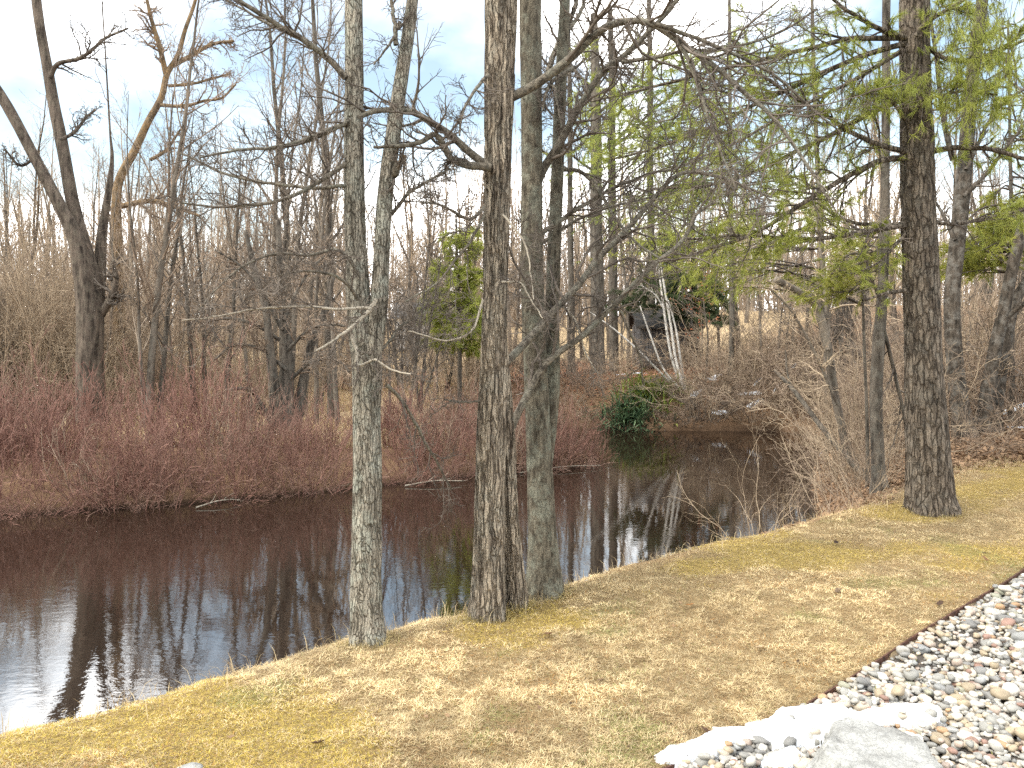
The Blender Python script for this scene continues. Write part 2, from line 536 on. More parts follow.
def ground_z(x, y, rough=True):
    x = np.asarray(x, float); y = np.asarray(y, float)
    d = water_sd(x, y)
    num = np.zeros(x.shape); den = np.zeros(x.shape); rw = np.zeros(x.shape)
    for cx, cy, h, w in CTRL:
        k = 1 / ((x - cx) ** 2 + (y - cy) ** 2 + .8) ** 1.6
        num += k * h; rw += k * w; den += k
    h, w = num / den, rw / den
    t = np.clip(d / w, 0, 1)
    prof = 1 - (1 - t) ** 1.9
    z = np.where(d >= 0, h * prof - .03, -.03 + np.maximum(d * .5, -.8))
    if rough:
        lawn = lawn_mask(x, y)
        z = z + np.where(d > .1, (fbm(x * .9, y * .9, seed=5, octv=3) - .5) * (.16 - .10 * lawn) * np.clip(d, 0, 1), 0)
        z = z + (fbm(x * 4, y * 4, seed=8, octv=2) - .5) * .05 * np.clip(d * 1.5, 0, 1) * (1 - .4 * lawn)
    return z


def crest_side(x, y):
    """signed distance from the lawn's outer line, positive towards the camera"""
    nx, ny = -.609, .793
    return -((x + 2.0) * nx + (y - 3.14) * ny)


def lawn_mask(x, y):
    x = np.asarray(x, float); y = np.asarray(y, float)
    a = sstep(-.55, -.15, crest_side(x, y) + (fbm(x * 2.2, y * 2.2, seed=3) - .5) * .5)
    far = sstep(9.9, 8.9, y + (fbm(x * 1.5, y * 1.5, seed=4) - .5) * 1.2)
    return a * far


EDGE = smooth_path([(-.75, 1.95, 0), (.05, 2.62, 0), (.51, 2.97, 0), (1.05, 3.37, 0), (1.6, 3.82, 0), (2.5, 4.62, 0), (3.56, 5.59, 0), (4.7, 6.75, 0), (6.2, 8.4, 0)], 140)[:, :2]


def edge_sd(x, y):
    """distance from the gravel's edging, positive on the gravel side"""
    x = np.asarray(x, float); y = np.asarray(y, float)
    ye = np.interp(x, EDGE[:, 0], EDGE[:, 1], left=-50, right=60)
    sl = .86
    return (ye - y) / math.sqrt(1 + sl * sl)


def lawn_tint(x, y):
    """moss and straw patches, 0..1 each"""
    moss = .85 * sstep(.53, .74, fbm(x * 1.1 + 3, y * 1.5, seed=31) + .08 * sstep(1.3, .1, crest_side(x, y)))
    green = sstep(.66, .80, fbm(x * 1.7 + 9, y * 1.9, seed=37))
    return moss, green


def build_ground():
    def axis(lo, hi, c0, c1, fine, n_out):
        mid = np.arange(c0, c1, fine)
        l = c0 - np.geomspace(fine, c0 - lo, n_out)[::-1]
        r = c1 + np.geomspace(fine, hi - c1, n_out)
        return np.concatenate([l, mid, r])
    xs = axis(-900, 900, -4.5, 7.5, .04, 190)
    ys = axis(-300, 1500, 1.6, 10.5, .04, 190)
    X, Y = np.meshgrid(xs, ys, indexing='ij')
    Z = ground_z(X, Y)
    g = edge_sd(X, Y)
    Z = np.where((g > 0) & (Y < 9), Z - .03, Z)
    far = np.maximum(0, np.hypot(X, Y) - 110)
    Z = Z + far * .002
    nx, ny = X.shape
    idx = np.arange(nx * ny).reshape(nx, ny)
    f = np.stack([idx[:-1, :-1], idx[1:, :-1], idx[1:, 1:], idx[:-1, 1:]], -1).reshape(-1, 4)
    lawn = lawn_mask(X, Y)
    moss, green = lawn_tint(X, Y)
    n = fbm(X * 6, Y * 6, seed=11)[..., None]
    straw = np.array([.33, .24, .125]) * (.7 + .6 * n)
    straw = straw + moss[..., None] * (np.array([.34, .25, .065]) - straw) * .7
    straw = straw + green[..., None] * (np.array([.22, .21, .08]) - straw) * .4
    litter = np.array([.20, .128, .078]) * (.6 + .8 * n)
    tan = np.array([.46, .35, .21]) * (.75 + .5 * n)
    meadow = sstep(13.5, 15.5, Y) * sstep(26, 22, Y) * sstep(-9.5, -8, X) * sstep(-1.5, -3, X)
    meadow = np.maximum(meadow, sstep(30, 34, Y) * .85)
    red = sstep(21.5, 23, Y) * sstep(32, 28, Y) * sstep(1, 2, X) * sstep(7.5, 5.5, X)
    col = litter + meadow[..., None] * (tan - litter)
    col = col + red[..., None] * (np.array([.27, .15, .09]) * (.7 + .6 * n) - col) * .8
    col = col + lawn[..., None] * (straw - col)
    grav = sstep(-.01, .03, g) * (Y < 9)
    col = col + grav[..., None] * (np.array([.13, .115, .10]) - col)
    wet = sstep(.12, 0., Z)[..., None]
    col = col + wet * (np.array([.035, .022, .015]) - col)
    m, nt, b = mat('soil_and_turf', .95, .1)
    a = N_(nt, 'ShaderNodeAttribute'); a.attribute_name = 'col'
    tc = N_(nt, 'ShaderNodeTexCoord')
    n1 = N_(nt, 'ShaderNodeTexNoise', Scale=42, Detail=7, Roughness=.75)
    nt.links.new(tc.outputs['Object'], n1.inputs['Vector'])
    r1 = ramp(nt, [(.30, (.50, .47, .45)), (.68, (1.35, 1.33, 1.3))])
    nt.links.new(n1.outputs['Fac'], r1.inputs['Fac'])
    mx = N_(nt, 'ShaderNodeMixRGB', blend_type='MULTIPLY'); mx.inputs['Fac'].default_value = 1
    nt.links.new(a.outputs['Color'], mx.inputs['Color1']); nt.links.new(r1.outputs['Color'], mx.inputs['Color2'])
    nt.links.new(mx.outputs['Color'], b.inputs['Base Color'])
    bp = N_(nt, 'ShaderNodeBump', Strength=.7, Distance=.03)
    nt.links.new(n1.outputs['Fac'], bp.inputs['Height']); nt.links.new(bp.outputs['Normal'], b.inputs['Normal'])
    o = link('ground', mk_mesh('ground', np.stack([X, Y, Z], -1).reshape(-1, 3), f, m, True, col.reshape(-1, 3)))
    tag(o, kind='structure')


build_ground()
wv = np.array([(-60, -12, 0), (24, -12, 0), (24, 28, 0), (-60, 28, 0)], float)
# keep the sheet inside the basin: the ground rises above it everywhere on land
o = link('water', mk_mesh('water', wv, np.array([[0, 1, 2, 3]]), M['water'], False))
tag(o, kind='structure')


def gz(x, y):
    return float(ground_z(np.array([x]), np.array([y]))[0])


# ------------------------------------------------------------------ trunks with real bark relief
def trunk_mesh(name, pts, rad, m, base=None, nside=40, ds=.02, amp=.05, kr=3.2, kz=2.2, flare=.45, seed=1, plates=False, base_drop=.12):
    """a displaced tube along pts; coordinates relative to base"""
    pts = np.asarray(pts, float); rad = np.asarray(rad, float)
    ln = np.linalg.norm(np.diff(pts, axis=0), axis=1).sum()
    n = max(12, min(int(ln / ds), 900))
    c = smooth_path(pts, n)
    d0 = np.concatenate([[0], np.cumsum(np.linalg.norm(np.diff(pts, axis=0), axis=1))])
    s = np.linspace(0, d0[-1], n)
    r = np.interp(s, d0, rad)
    T = norm(np.gradient(c, axis=0))
    ax = np.array([1., 0, 0])
    U = norm(ax - (T @ ax)[:, None] * T); V = np.cross(T, U)
    a = np.arange(nside) * 2 * PI / nside
    A, S = np.meshgrid(a, s)
    rr = r[:, None]
    q = kr
    n1 = fbm(np.cos(A) * q + 10, np.sin(A) * q + 10, S * kz, seed=seed, octv=3)
    ridge = 1 - np.abs(n1 - .5) * 2
    if plates:
        n2 = fbm(np.cos(A) * q * 1.9 + 30, np.sin(A) * q * 1.9 + 30, S * kz * .5, seed=seed + 5, octv=3)
        ridge = .6 * (1 - np.abs(n2 - .5) * 4) + .4 * ridge
        ridge = ridge + .35 * (vnoise(np.cos(A) * 6, np.sin(A) * 6, S * 9, seed=seed + 9) > .78)
    big = fbm(np.cos(A) * 1.1 + 3, np.sin(A) * 1.1 + 3, S * 1.3, seed=seed + 3, octv=2) - .5
    fl = 1 + flare * np.exp(-S / .16) * (1 + .55 * np.sin(A * 4 + seed) * np.exp(-S / .25))
    rho = rr * (fl + big * .16) - rr * amp * (ridge - .3)
    P = c[:, None, :] + rho[..., None] * (np.cos(A)[..., None] * U[:, None, :] + np.sin(A)[..., None] * V[:, None, :])
    if base_drop:
        P[0, :, 2] -= base_drop
    idx = np.arange(n * nside).reshape(n, nside)
    nx = np.roll(idx, -1, 1)
    f = np.stack([idx[:-1], nx[:-1], nx[1:], idx[1:]], -1).reshape(-1, 4)
    v = P.reshape(-1, 3)
    tip = c[-1][None]
    v = np.vstack([v, tip])
    cap = np.stack([idx[-1], nx[-1], np.full(nside, len(v) - 1)], -1)
    if base is not None: v = v - base
    return mk_mesh(name, v, [f, cap], m, True)


def limb_polys(px, Y0, Y1, w0, w1, n=26, jit=.004, rng=None):
    """a limb drawn through pixels, its depth going from Y0 to Y1, its width from w0 to w1 pixels"""
    px = np.asarray(px, float)
    d = np.concatenate([[0], np.cumsum(np.hypot(*np.diff(px, axis=0).T))])
    Ys = Y0 + (Y1 - Y0) * d / d[-1]
    p = np.array([pt(a, c, y) for (a, c), y in zip(px, Ys)])
    P = smooth_path(p, n)
    if rng is not None and jit:
        j = np.cumsum(rng.normal(size=P.shape), 0) * jit * .35
        P[1:] += j[1:] - j[:1]
    t = np.linspace(0, 1, n)
    R = (w0 + (w1 - w0) * t) * .5 * np.linspace(Y0, Y1, n) / F
    return P[None], R[None]


def offset(sets, base):
    return [(P - base, R, s) for P, R, s in sets]


def twiggery(P, R, rng, k1=9, k2=7, k3=4, len1=.34, len2=.5, up=.02, wig=.22, ang=.85, rmin=.0017, t0=.12, lmin=.14, n1=9):
    """three orders of side twigs on the limbs given"""
    k1 = k1 * (1.5 if rmin >= .005 else 1)
    a = spawn(P, R, int(k1 * 1.6) + 1, rng, t0, 1, ang, .3, len1 * 1.15, n1, wig, up, .5, rmin * 1.6, .35, lmin)
    b = spawn(*a, k2, rng, .15, 1, .8, .3, len2, 6, wig, up, .65, rmin * 1.1, .3, lmin * .5)
    out = [(*a, 4), (*b, 3)]
    if k3:
        c = spawn(*b, k3, rng, .2, 1, .75, .3, .5, 4, wig, up, .7, rmin, .3, lmin * .25)
        out.append((*c, 3))
    return out


exec_order = []


def crown_above(trunkP, trunkR, rng, k=16, lenr=.28, t0=.45):
    a = spawn(trunkP, trunkR, k, rng, t0, .98, .75, .2, lenr, 9, .12, .05, .5, .006, .4)
    b = spawn(*a, 7, rng, .2, 1, .7, .25, .45, 6, .16, .03, .55, .003, .4)
    c = spawn(*b, 4, rng, .2, 1, .7, .3, .5, 5, .2, .02, .6, .002, .3)
    return [(*a, 5), (*b, 4), (*c, 3)]


def big_tree(name, label, cat, stems, limbs, bark, limb_m, twig_m, seed, amp=.06, kr=3.2, kz=2.2, plates=False, group=None, top=11., crown_k=12, ds=.016, nside=56, flare=.24):
    """stems: list of (pixel path, Y0, Y1, widths); the first starts at the ground. limbs: (pixels, Y0, Y1, w0, w1, twig settings)"""
    rng = np.random.default_rng(seed)
    (bx, by), Y0 = stems[0][0][0], stems[0][1]
    b0 = pt(bx, by, Y0)
    base = np.array([b0[0], b0[1], gz(b0[0], b0[1])])
    root = thing(name, base, label, cat, group)
    crown = []
    for si, (px, ya, yb, ws) in enumerate(stems):
        px = np.asarray(px, float)
        d = np.linspace(0, 1, len(px))
        p = np.array([pt(a, c, ya + (yb - ya) * t) for (a, c), t in zip(px, d)])
        r = np.array(ws, float) * .5 * (ya + (yb - ya) * d) / F
        if si == 0 or by - px[0][1] < 30:
            p[0, 2] = gz(p[0, 0], p[0, 1])
        # carry the stem on above the picture
        if top and p[-1, 2] > 4:
            dr = norm((p[-1] - p[-2])[None])[0]
            h = top - p[-1, 2]
            q = []
            for k in (.25, .5, .75, 1.):
                q.append(p[-1] + dr * h * k + np.array([rng.normal() * .12 * k, rng.normal() * .12 * k, 0]))
            nP = len(p)
            p = np.vstack([p, q]); r = np.concatenate([r, r[-1] * np.array([.8, .6, .38, .12])])
            cp = smooth_path(p[nP - 1:], 12)[None]
            cr = np.linspace(r[nP - 1], r[-1], 12)[None]
            crown += crown_above(cp, cr, rng, crown_k, .35, .05)
        me = trunk_mesh('trunk' if si == 0 else 'stem', p, r, bark, base, nside, ds, amp, kr, kz, flare if (si == 0 or by - px[0][1] < 30) else 0, seed + si * 7, plates)
        link('trunk' if si == 0 else 'stem', me, root)
    tw = []
    for (px, ya, yb, w0, w1, kw) in limbs:
        P, R = limb_polys(px, ya, yb, w0, w1, 26, .006, rng)
        v, f = bundle([(P - base, R, 8)])
        link('limb', mk_mesh('limb', v, f, kw.get('m', limb_m)), root)
        kk = {k: v_ for k, v_ in kw.items() if k != 'm'}
        tw += twiggery(P, R, rng, **kk)
    if crown: tw += crown
    if tw:
        v, f = bundle(offset(tw, base))
        link('twigs', mk_mesh('twigs', v, f, twig_m), root)
    return root, base


# --- the grey twin-stemmed tree, leftmost of the trees on the lawn's edge
big_tree('bare_tree', 'grey lichen-spotted tree forking into two stems, leftmost on the lawn edge', 'tree',
    [([(368, 652), (366, 600), (366, 540), (367, 470), (366, 410), (366, 365), (360, 325), (356, 250), (354, 150), (354, 60), (354, -20)], 4.3, 4.4, [33, 32, 31, 30, 30, 33, 27, 22, 20, 19, 18]),
     ([(370, 390), (374, 345), (379, 300), (382, 250), (385, 200), (391, 150), (398, 100), (404, 60), (410, 20), (415, -20)], 4.32, 4.5, [18, 20, 19, 17, 17, 16, 15, 14, 13, 12])],
    [([(346, 78), (335, 65), (318, 50), (300, 38), (280, 27), (255, 12), (232, -2), (200, -22)], 4.35, 4.1, 7, 3.5, dict(k1=9, up=.03)),
     ([(320, 53), (292, 36), (262, 22), (240, 8), (222, -4)], 4.35, 4.5, 3.5, 2, dict(k1=6)),
     ([(346, 124), (320, 135), (300, 143), (270, 149), (242, 152), (200, 160)], 4.35, 3.9, 5, 2, dict(k1=9)),
     ([(346, 164), (325, 178), (305, 190), (280, 202), (250, 208), (215, 209), (180, 205)], 4.35, 4.0, 5, 2, dict(k1=8)),
     ([(346, 186), (310, 187), (280, 184), (250, 180), (220, 171), (180, 152)], 4.35, 4.6, 4, 2, dict(k1=8)),
     ([(396, 45), (395, 30), (391, 12), (386, -10)], 4.4, 4.45, 5, 3, dict(k1=4)),
     ([(400, 22), (392, 38), (382, 54), (373, 65)], 4.4, 4.35, 4, 1.5, dict(k1=3)),
     ([(388, 180), (395, 172), (398, 165)], 4.42, 4.4, 9, 8, dict(k1=1)),
     ([(398, 166), (401, 160), (403, 153)], 4.4, 4.4, 7.5, 3, dict(k1=1, m=M['bark_gold'])),
     ([(376, 300), (366, 312), (346, 330), (315, 351)], 4.22, 4.0, 4.5, 2, dict(k1=7, m=M['twig_pale'])),
     ([(352, 334), (357, 352), (360, 366), (376, 361), (392, 371), (412, 376)], 4.2, 4.0, 3.5, 1.5, dict(k1=7, m=M['twig_pale'])),
     ([(370, 308), (330, 309), (290, 306), (250, 310), (220, 316), (180, 320)], 4.2, 3.8, 3, 1.3, dict(k1=10, m=M['twig_pale'])),
     ([(358, 300), (345, 285), (328, 277), (305, 274), (280, 280)], 4.2, 3.9, 4, 1.5, dict(k1=8)),
     ([(360, 276), (340, 250), (310, 255), (280, 253), (245, 265), (222, 285), (200, 310)], 4.25, 3.8, 4, 1.5, dict(k1=10)),
     ([(382, 350), (400, 328), (412, 320), (425, 305)], 4.35, 4.6, 3, 1.3, dict(k1=7)),
     ([(384, 222), (400, 205), (412, 192), (432, 178), (450, 168)], 4.45, 4.5, 4.5, 2, dict(k1=8)),
     ([(386, 385), (402, 400), (425, 440), (452, 490)], 4.3, 4.8, 4, 2, dict(k1=4))],
    M['bark_grey'], M['bark_limb'], M['twig_grey'], 11, amp=.12, kr=4.5, kz=4, nside=60)

# --- the shaggy-barked tree in the middle, with a second stem hugging it
big_tree('bare_tree', 'shaggy brown-barked tree in the middle with peeling strips of bark', 'tree',
    [([(487, 614), (489, 560), (490, 500), (491, 440), (493, 380), (495, 300), (498, 220), (499, 140), (500, 60), (500, -20)], 4.68, 4.7, [35, 33, 32, 31, 29, 27, 28, 29, 32, 33]),
     ([(517, 606), (513, 560), (509, 500), (506, 440), (503, 390), (500, 330)], 4.86, 4.78, [21, 20, 19, 20, 18, 12])],
    [([(490, 168), (470, 152), (455, 138), (440, 128), (420, 116), (400, 111), (374, 112), (345, 124), (310, 140), (270, 150)], 4.62, 4.2, 9, 2.5, dict(k1=12, up=.03)),
     ([(490, 167), (466, 165), (450, 158), (443, 146), (435, 133), (420, 140), (400, 145), (372, 147)], 4.62, 4.3, 9, 3, dict(k1=9)),
     ([(512, 97), (535, 85), (560, 68), (580, 50), (600, 30), (620, 21), (645, 20), (662, 29), (680, 42), (700, 55), (720, 70), (745, 92), (770, 112), (790, 137), (812, 168), (835, 205)], 4.7, 4.1, 10, 2.5, dict(k1=15, len1=.36, up=-.035, wig=.22)),
     ([(676, 40), (688, 62), (699, 95), (709, 120), (718, 146), (735, 190)], 4.45, 4.2, 5, 2, dict(k1=14, len1=.4, up=-.04)),
     ([(655, 24), (700, 40), (740, 58), (780, 82), (810, 110), (840, 135)], 4.4, 4.5, 5, 2, dict(k1=12, len1=.4, up=-.03, wig=.22)),
     ([(488, 75), (478, 88), (466, 110), (462, 140)], 4.6, 4.3, 4, 2, dict(k1=7)),
     ([(484, 208), (470, 218), (455, 213), (440, 206), (425, 204)], 4.62, 4.2, 4, 1.6, dict(k1=9)),
     ([(484, 215), (470, 245), (455, 262), (440, 282), (420, 296), (405, 305)], 4.6, 4.3, 3, 1.5, dict(k1=9)),
     ([(503, 215), (515, 228), (524, 240), (530, 262), (534, 300)], 4.58, 4.4, 2.4, 1.0, dict(k1=9, m=M['twig_pale'])),
     ([(502, 282), (520, 284), (533, 300), (545, 318)], 4.58, 4.4, 2.5, 1.2, dict(k1=6, m=M['twig_pale'])),
     ([(483, 300), (470, 330), (445, 340), (420, 335), (405, 330)], 4.6, 4.3, 2.5, 1.2, dict(k1=7, m=M['twig_pale'])),
     ([(480, 401), (462, 401), (442, 400)], 4.65, 4.6, 2, 1.5, dict(k1=2)),
     ([(507, 362), (528, 340), (546, 321), (562, 303), (576, 288), (598, 258), (622, 234), (650, 202), (680, 173), (720, 176), (772, 196)], 4.85, 5.6, 8, 2.5, dict(k1=16, len1=.25))],
    M['bark_shaggy'], M['bark_limb'], M['twig_grey'], 23, amp=.24, kr=4.2, kz=1.6, plates=True, nside=84, ds=.011)

# --- the olive-grey twin tree right of it
big_tree('bare_tree', 'smooth olive-grey tree with twin stems just right of the shaggy tree', 'tree',
    [([(545, 598), (543, 540), (540, 470), (537, 400), (534, 330), (532, 250), (532, 170), (531, 90), (530, -20)], 5.1, 5.2, [36, 29, 26, 25, 24, 23, 22, 22, 22]),
     ([(544, 480), (549, 430), (552, 380), (552, 320), (554, 250), (557, 180), (560, 100), (563, 40), (565, -20)], 5.22, 5.4, [14, 16, 17, 15, 14, 13, 12, 12, 11])],
    [([(534, 192), (545, 165), (556, 147), (567, 128), (585, 98), (605, 72), (625, 56), (648, 33), (670, 8), (690, -14)], 5.25, 4.9, 9, 4, dict(k1=10, len1=.25)),
     ([(622, 62), (650, 58), (680, 51), (725, 47), (780, 32), (820, 10)], 5.0, 4.7, 4.5, 2, dict(k1=12)),
     ([(538, 236), (560, 221), (580, 208), (600, 197), (625, 184), (655, 172), (682, 166), (705, 150)], 5.25, 5.6, 5, 2, dict(k1=10)),
     ([(540, 244), (566, 226), (580, 218), (610, 207), (640, 200), (660, 195)], 5.3, 5.9, 4, 1.6, dict(k1=10)),
     ([(508, 436), (518, 412), (528, 392), (542, 368), (560, 352), (580, 338), (600, 320), (620, 300), (640, 278), (660, 260), (680, 243), (690, 228), (695, 214), (715, 200)], 5.0, 5.1, 8, 3, dict(k1=14, len1=.25)),
     ([(560, 170), (580, 170), (598, 188), (612, 212), (630, 236), (650, 252), (680, 270)], 5.35, 5.0, 4.5, 1.8, dict(k1=9)),
     ([(575, 67), (560, 75), (548, 85), (543, 110)], 5.3, 5.1, 4, 2, dict(k1=5)),
     ([(548, 72), (557, 48), (570, 20), (580, -10)], 5.4, 5.6, 6, 4, dict(k1=5)),
     ([(568, 30), (580, 12), (590, -10)], 5.4, 5.6, 5, 3, dict(k1=4)),
     ([(545, 90), (552, 86), (556, 100), (560, 130)], 5.2, 5.0, 3, 1.5, dict(k1=5)),
     ([(612, 300), (622, 318), (632, 340), (640, 362), (643, 385)], 5.05, 5.3, 3, 1.8, dict(k1=5)),
     ([(555, 300), (575, 318), (585, 350), (600, 375)], 5.2, 5.0, 2.5, 1.2, dict(k1=7, m=M['twig_pale']))],
    M['bark_olive'], M['bark_limb'], M['twig_grey'], 37, amp=.08, kr=6, kz=6, nside=64)


# ------------------------------------------------------------------ needles
def needles(centres, dirs, rng, per=14, ln=.085, w=.0022, cols=((.16, .20, .035), (.30, .30, .05)), spread=.75):
    """tufts of needles: thin triangles that fan round a shoot"""
    K = len(centres)
    c = np.repeat(centres, per, 0)
    d = np.repeat(dirs, per, 0)
    q = rng.normal(size=c.shape)
    q = norm(q - (q * d).sum(-1, keepdims=True) * d)
    a = np.abs(rng.normal(size=len(c)))[:, None] * spread * .7 + .15
    D = norm(np.cos(a) * d + np.sin(a) * q)
    D[:, 2] -= .12
    D = norm(D)
    L = ln * rng.uniform(.6, 1.15, (len(c), 1))
    b0 = c + d * rng.uniform(-.03, .03, (len(c), 1))
    s = norm(np.cross(D, rng.normal(size=D.shape))) * w
    v = np.stack([b0 - s, b0 + s, b0 + D * L], 1).reshape(-1, 3)
    f = np.arange(len(v)).reshape(-1, 3)
    t = np.repeat(rng.random(K) * .6, per)[:, None] + rng.random((len(c), 1)) * .4
    col = np.array(cols[0]) * (1 - t) + np.array(cols[1]) * t
    return v, f, np.repeat(col, 3, 0)


GREEN = ((.21, .25, .05), (.52, .53, .13))
LIME = ((.17, .20, .035), (.42, .40, .08))


def pine_tree():
    rng = np.random.default_rng(71)
    Y = 7.35
    b0 = pt(930, 510, Y); base = np.array([b0[0], b0[1], gz(b0[0], b0[1])])
    root = thing('pine_tree', base, 'tall dark-barked pine standing on the lawn at the right', 'tree')
    px = [(931, 512), (929, 480), (927, 430), (924, 370), (922, 300), (919, 220), (917, 140), (915, 60), (914, -20)]
    ws = [46, 43, 40, 37, 35, 33, 31, 29, 28]
    p = np.array([pt(a, c, Y) for a, c in px]); p[0, 2] = base[2]
    r = np.array(ws) * .5 * Y / F
    p = np.vstack([p, p[-1] + [0, 0, 3], p[-1] + [.05, 0, 6], p[-1] + [.1, .1, 9]])
    r = np.concatenate([r, [.1, .06, .015]])
    link('trunk', trunk_mesh('trunk', p, r, M['bark_pine'], base, 84, .014, .13, 3.6, 3.4, .18, 5, True), root)
    boughs = [
        ([(908, 38), (890, 33), (870, 25), (850, 12), (832, -4)], 7.3, 7.0, 6, 3, .3),
        ([(906, 38), (880, 39), (850, 40), (820, 46), (790, 53), (750, 63), (700, 75), (640, 93), (590, 105)], 7.3, 6.9, 6, 2, .55),
        ([(904, 44), (870, 53), (840, 65), (810, 78), (785, 90), (755, 103), (700, 130), (650, 150), (610, 160)], 7.3, 7.7, 6, 2, .55),
        ([(903, 50), (872, 69), (845, 84), (815, 98), (780, 115), (740, 138), (700, 155)], 7.3, 6.6, 5, 2, .6),
        ([(903, 99), (872, 112), (840, 131), (800, 150), (770, 165), (745, 175), (700, 187), (650, 190)], 7.3, 8.2, 6.5, 2, .5),
        ([(907, 152), (880, 145), (850, 131), (820, 113), (790, 96), (765, 80), (730, 60)], 7.3, 6.8, 6, 2.5, .5),
        ([(904, 158), (880, 161), (850, 175), (820, 192), (790, 211), (762, 230), (735, 242), (700, 252), (668, 263)], 7.3, 6.9, 6.5, 2, .6),
        ([(905, 224), (880, 226), (855, 225), (838, 220), (815, 205)], 7.3, 7.6, 5, 2, .4),
        ([(905, 225), (875, 230), (845, 236), (815, 239), (780, 238), (740, 235), (700, 238), (660, 232)], 7.3, 7.0, 5.5, 2, .5),
        ([(905, 234), (885, 256), (862, 271)], 7.3, 7.1, 3, 1.5, .3),
        ([(905, 290), (885, 293), (862, 301)], 7.3, 7.1, 4, 2, .2),
        ([(930, 152), (955, 148), (985, 149), (1010, 154), (1060, 168)], 7.3, 7.0, 6, 3, .4),
        ([(932, 222), (960, 224), (990, 219), (1030, 210), (1080, 205)], 7.3, 7.7, 4, 2, .3),
        ([(926, 46), (943, 57), (960, 60), (990, 56), (1030, 40)], 7.3, 7.0, 5, 3, .7),
        ([(916, 36), (924, 24), (938, 14), (960, 0), (990, -20)], 7.2, 6.9, 5, 3, .8),
        ([(915, 110), (935, 98), (965, 92), (1000, 95)], 7.15, 6.8, 4, 2, 1.),
        ([(905, 120), (890, 100), (870, 92), (850, 95)], 7.15, 6.8, 3.5, 2, .7),
    ]
    tw, cen, dr = [], [], []
    for (bx, ya, yb, w0, w1, fol) in boughs:
        P, R = limb_polys(bx, ya, yb, w0, w1, 26, .008, rng)
        v, f = bundle([(P - base, R, 8)])
        link('bough', mk_mesh('bough', v, f, M['bark_pine']), root)
        L = np.linalg.norm(np.diff(P[0], axis=0), axis=1).sum()
        a = spawn(P, R, max(6, int(L * 12)), rng, .1, 1, .8, .25, .22, 7, .16, -.02, .5, .003, .2, .2, .5)
        b = spawn(*a, 5, rng, .2, 1, .7, .25, .5, 5, .2, 0, .6, .002, .2, .05)
        tw += [(*a, 4), (*b, 3)]
        # shoots that still carry needles
        k = rng.random(len(b[0])) < min(1, fol * 1.25)
        for i in range(1, 5):
            kk = k & (rng.random(len(k)) < .8)
            cen.append(b[0][kk, i]); dr.append(norm(b[0][kk, i] - b[0][kk, i - 1]))
    # two drooping full sprays against the trunk and below the boughs
    for (cx, cy, Yc, sx, sy, n_) in ((925, 88, 6.95, 34, 16, 90), (965, 110, 6.9, 40, 22, 120), (985, 25, 7.0, 40, 26, 140), (880, 92, 7.0, 30, 20, 90), (850, 110, 7.2, 30, 20, 60), (1000, 70, 6.9, 40, 40, 120), (955, 40, 7.0, 30, 30, 80), (760, 150, 7.4, 60, 40, 80), (700, 120, 7.4, 60, 40, 60)):
        q = np.array([pt(cx + rng.normal() * sx * .6, cy + rng.normal() * sy * .6, Yc + rng.normal() * .25) for _ in range(n_)])
        st = q + rng.normal(size=q.shape) * .03 + np.array([0, 0, .1])
        cen.append(q); dr.append(norm(q - st + rng.normal(size=q.shape) * .05))
        tw.append((np.stack([st, (st + q) / 2, q], 1), np.full((n_, 3), .0025), 3))
    # upper crown
    up = p[-5:]
    cp = smooth_path(up, 14)[None]; cr = np.linspace(.12, .02, 14)[None]
    a = spawn(cp, cr, 34, rng, .12, 1, 1.3, .15, .27, 8, .1, .01, .4, .008, .5)
    b = spawn(*a, 9, rng, .25, 1, .8, .2, .4, 5, .15, 0, .5, .004, .3, 0, .5)
    tw += [(*a, 5), (*b, 3)]
    for i in range(1, 5):
        cen.append(b[0][:, i]); dr.append(norm(b[0][:, i] - b[0][:, i - 1]))
    v, f = bundle(offset(tw, base))
    link('twigs', mk_mesh('twigs', v, f, M['twig_dark']), root)
    v, f, c = needles(np.concatenate(cen) - base, np.concatenate(dr), rng, 20, .09, .0022, GREEN)
    link('needles', mk_mesh('needles', v, f, M['needle'], False, c), root)


pine_tree()


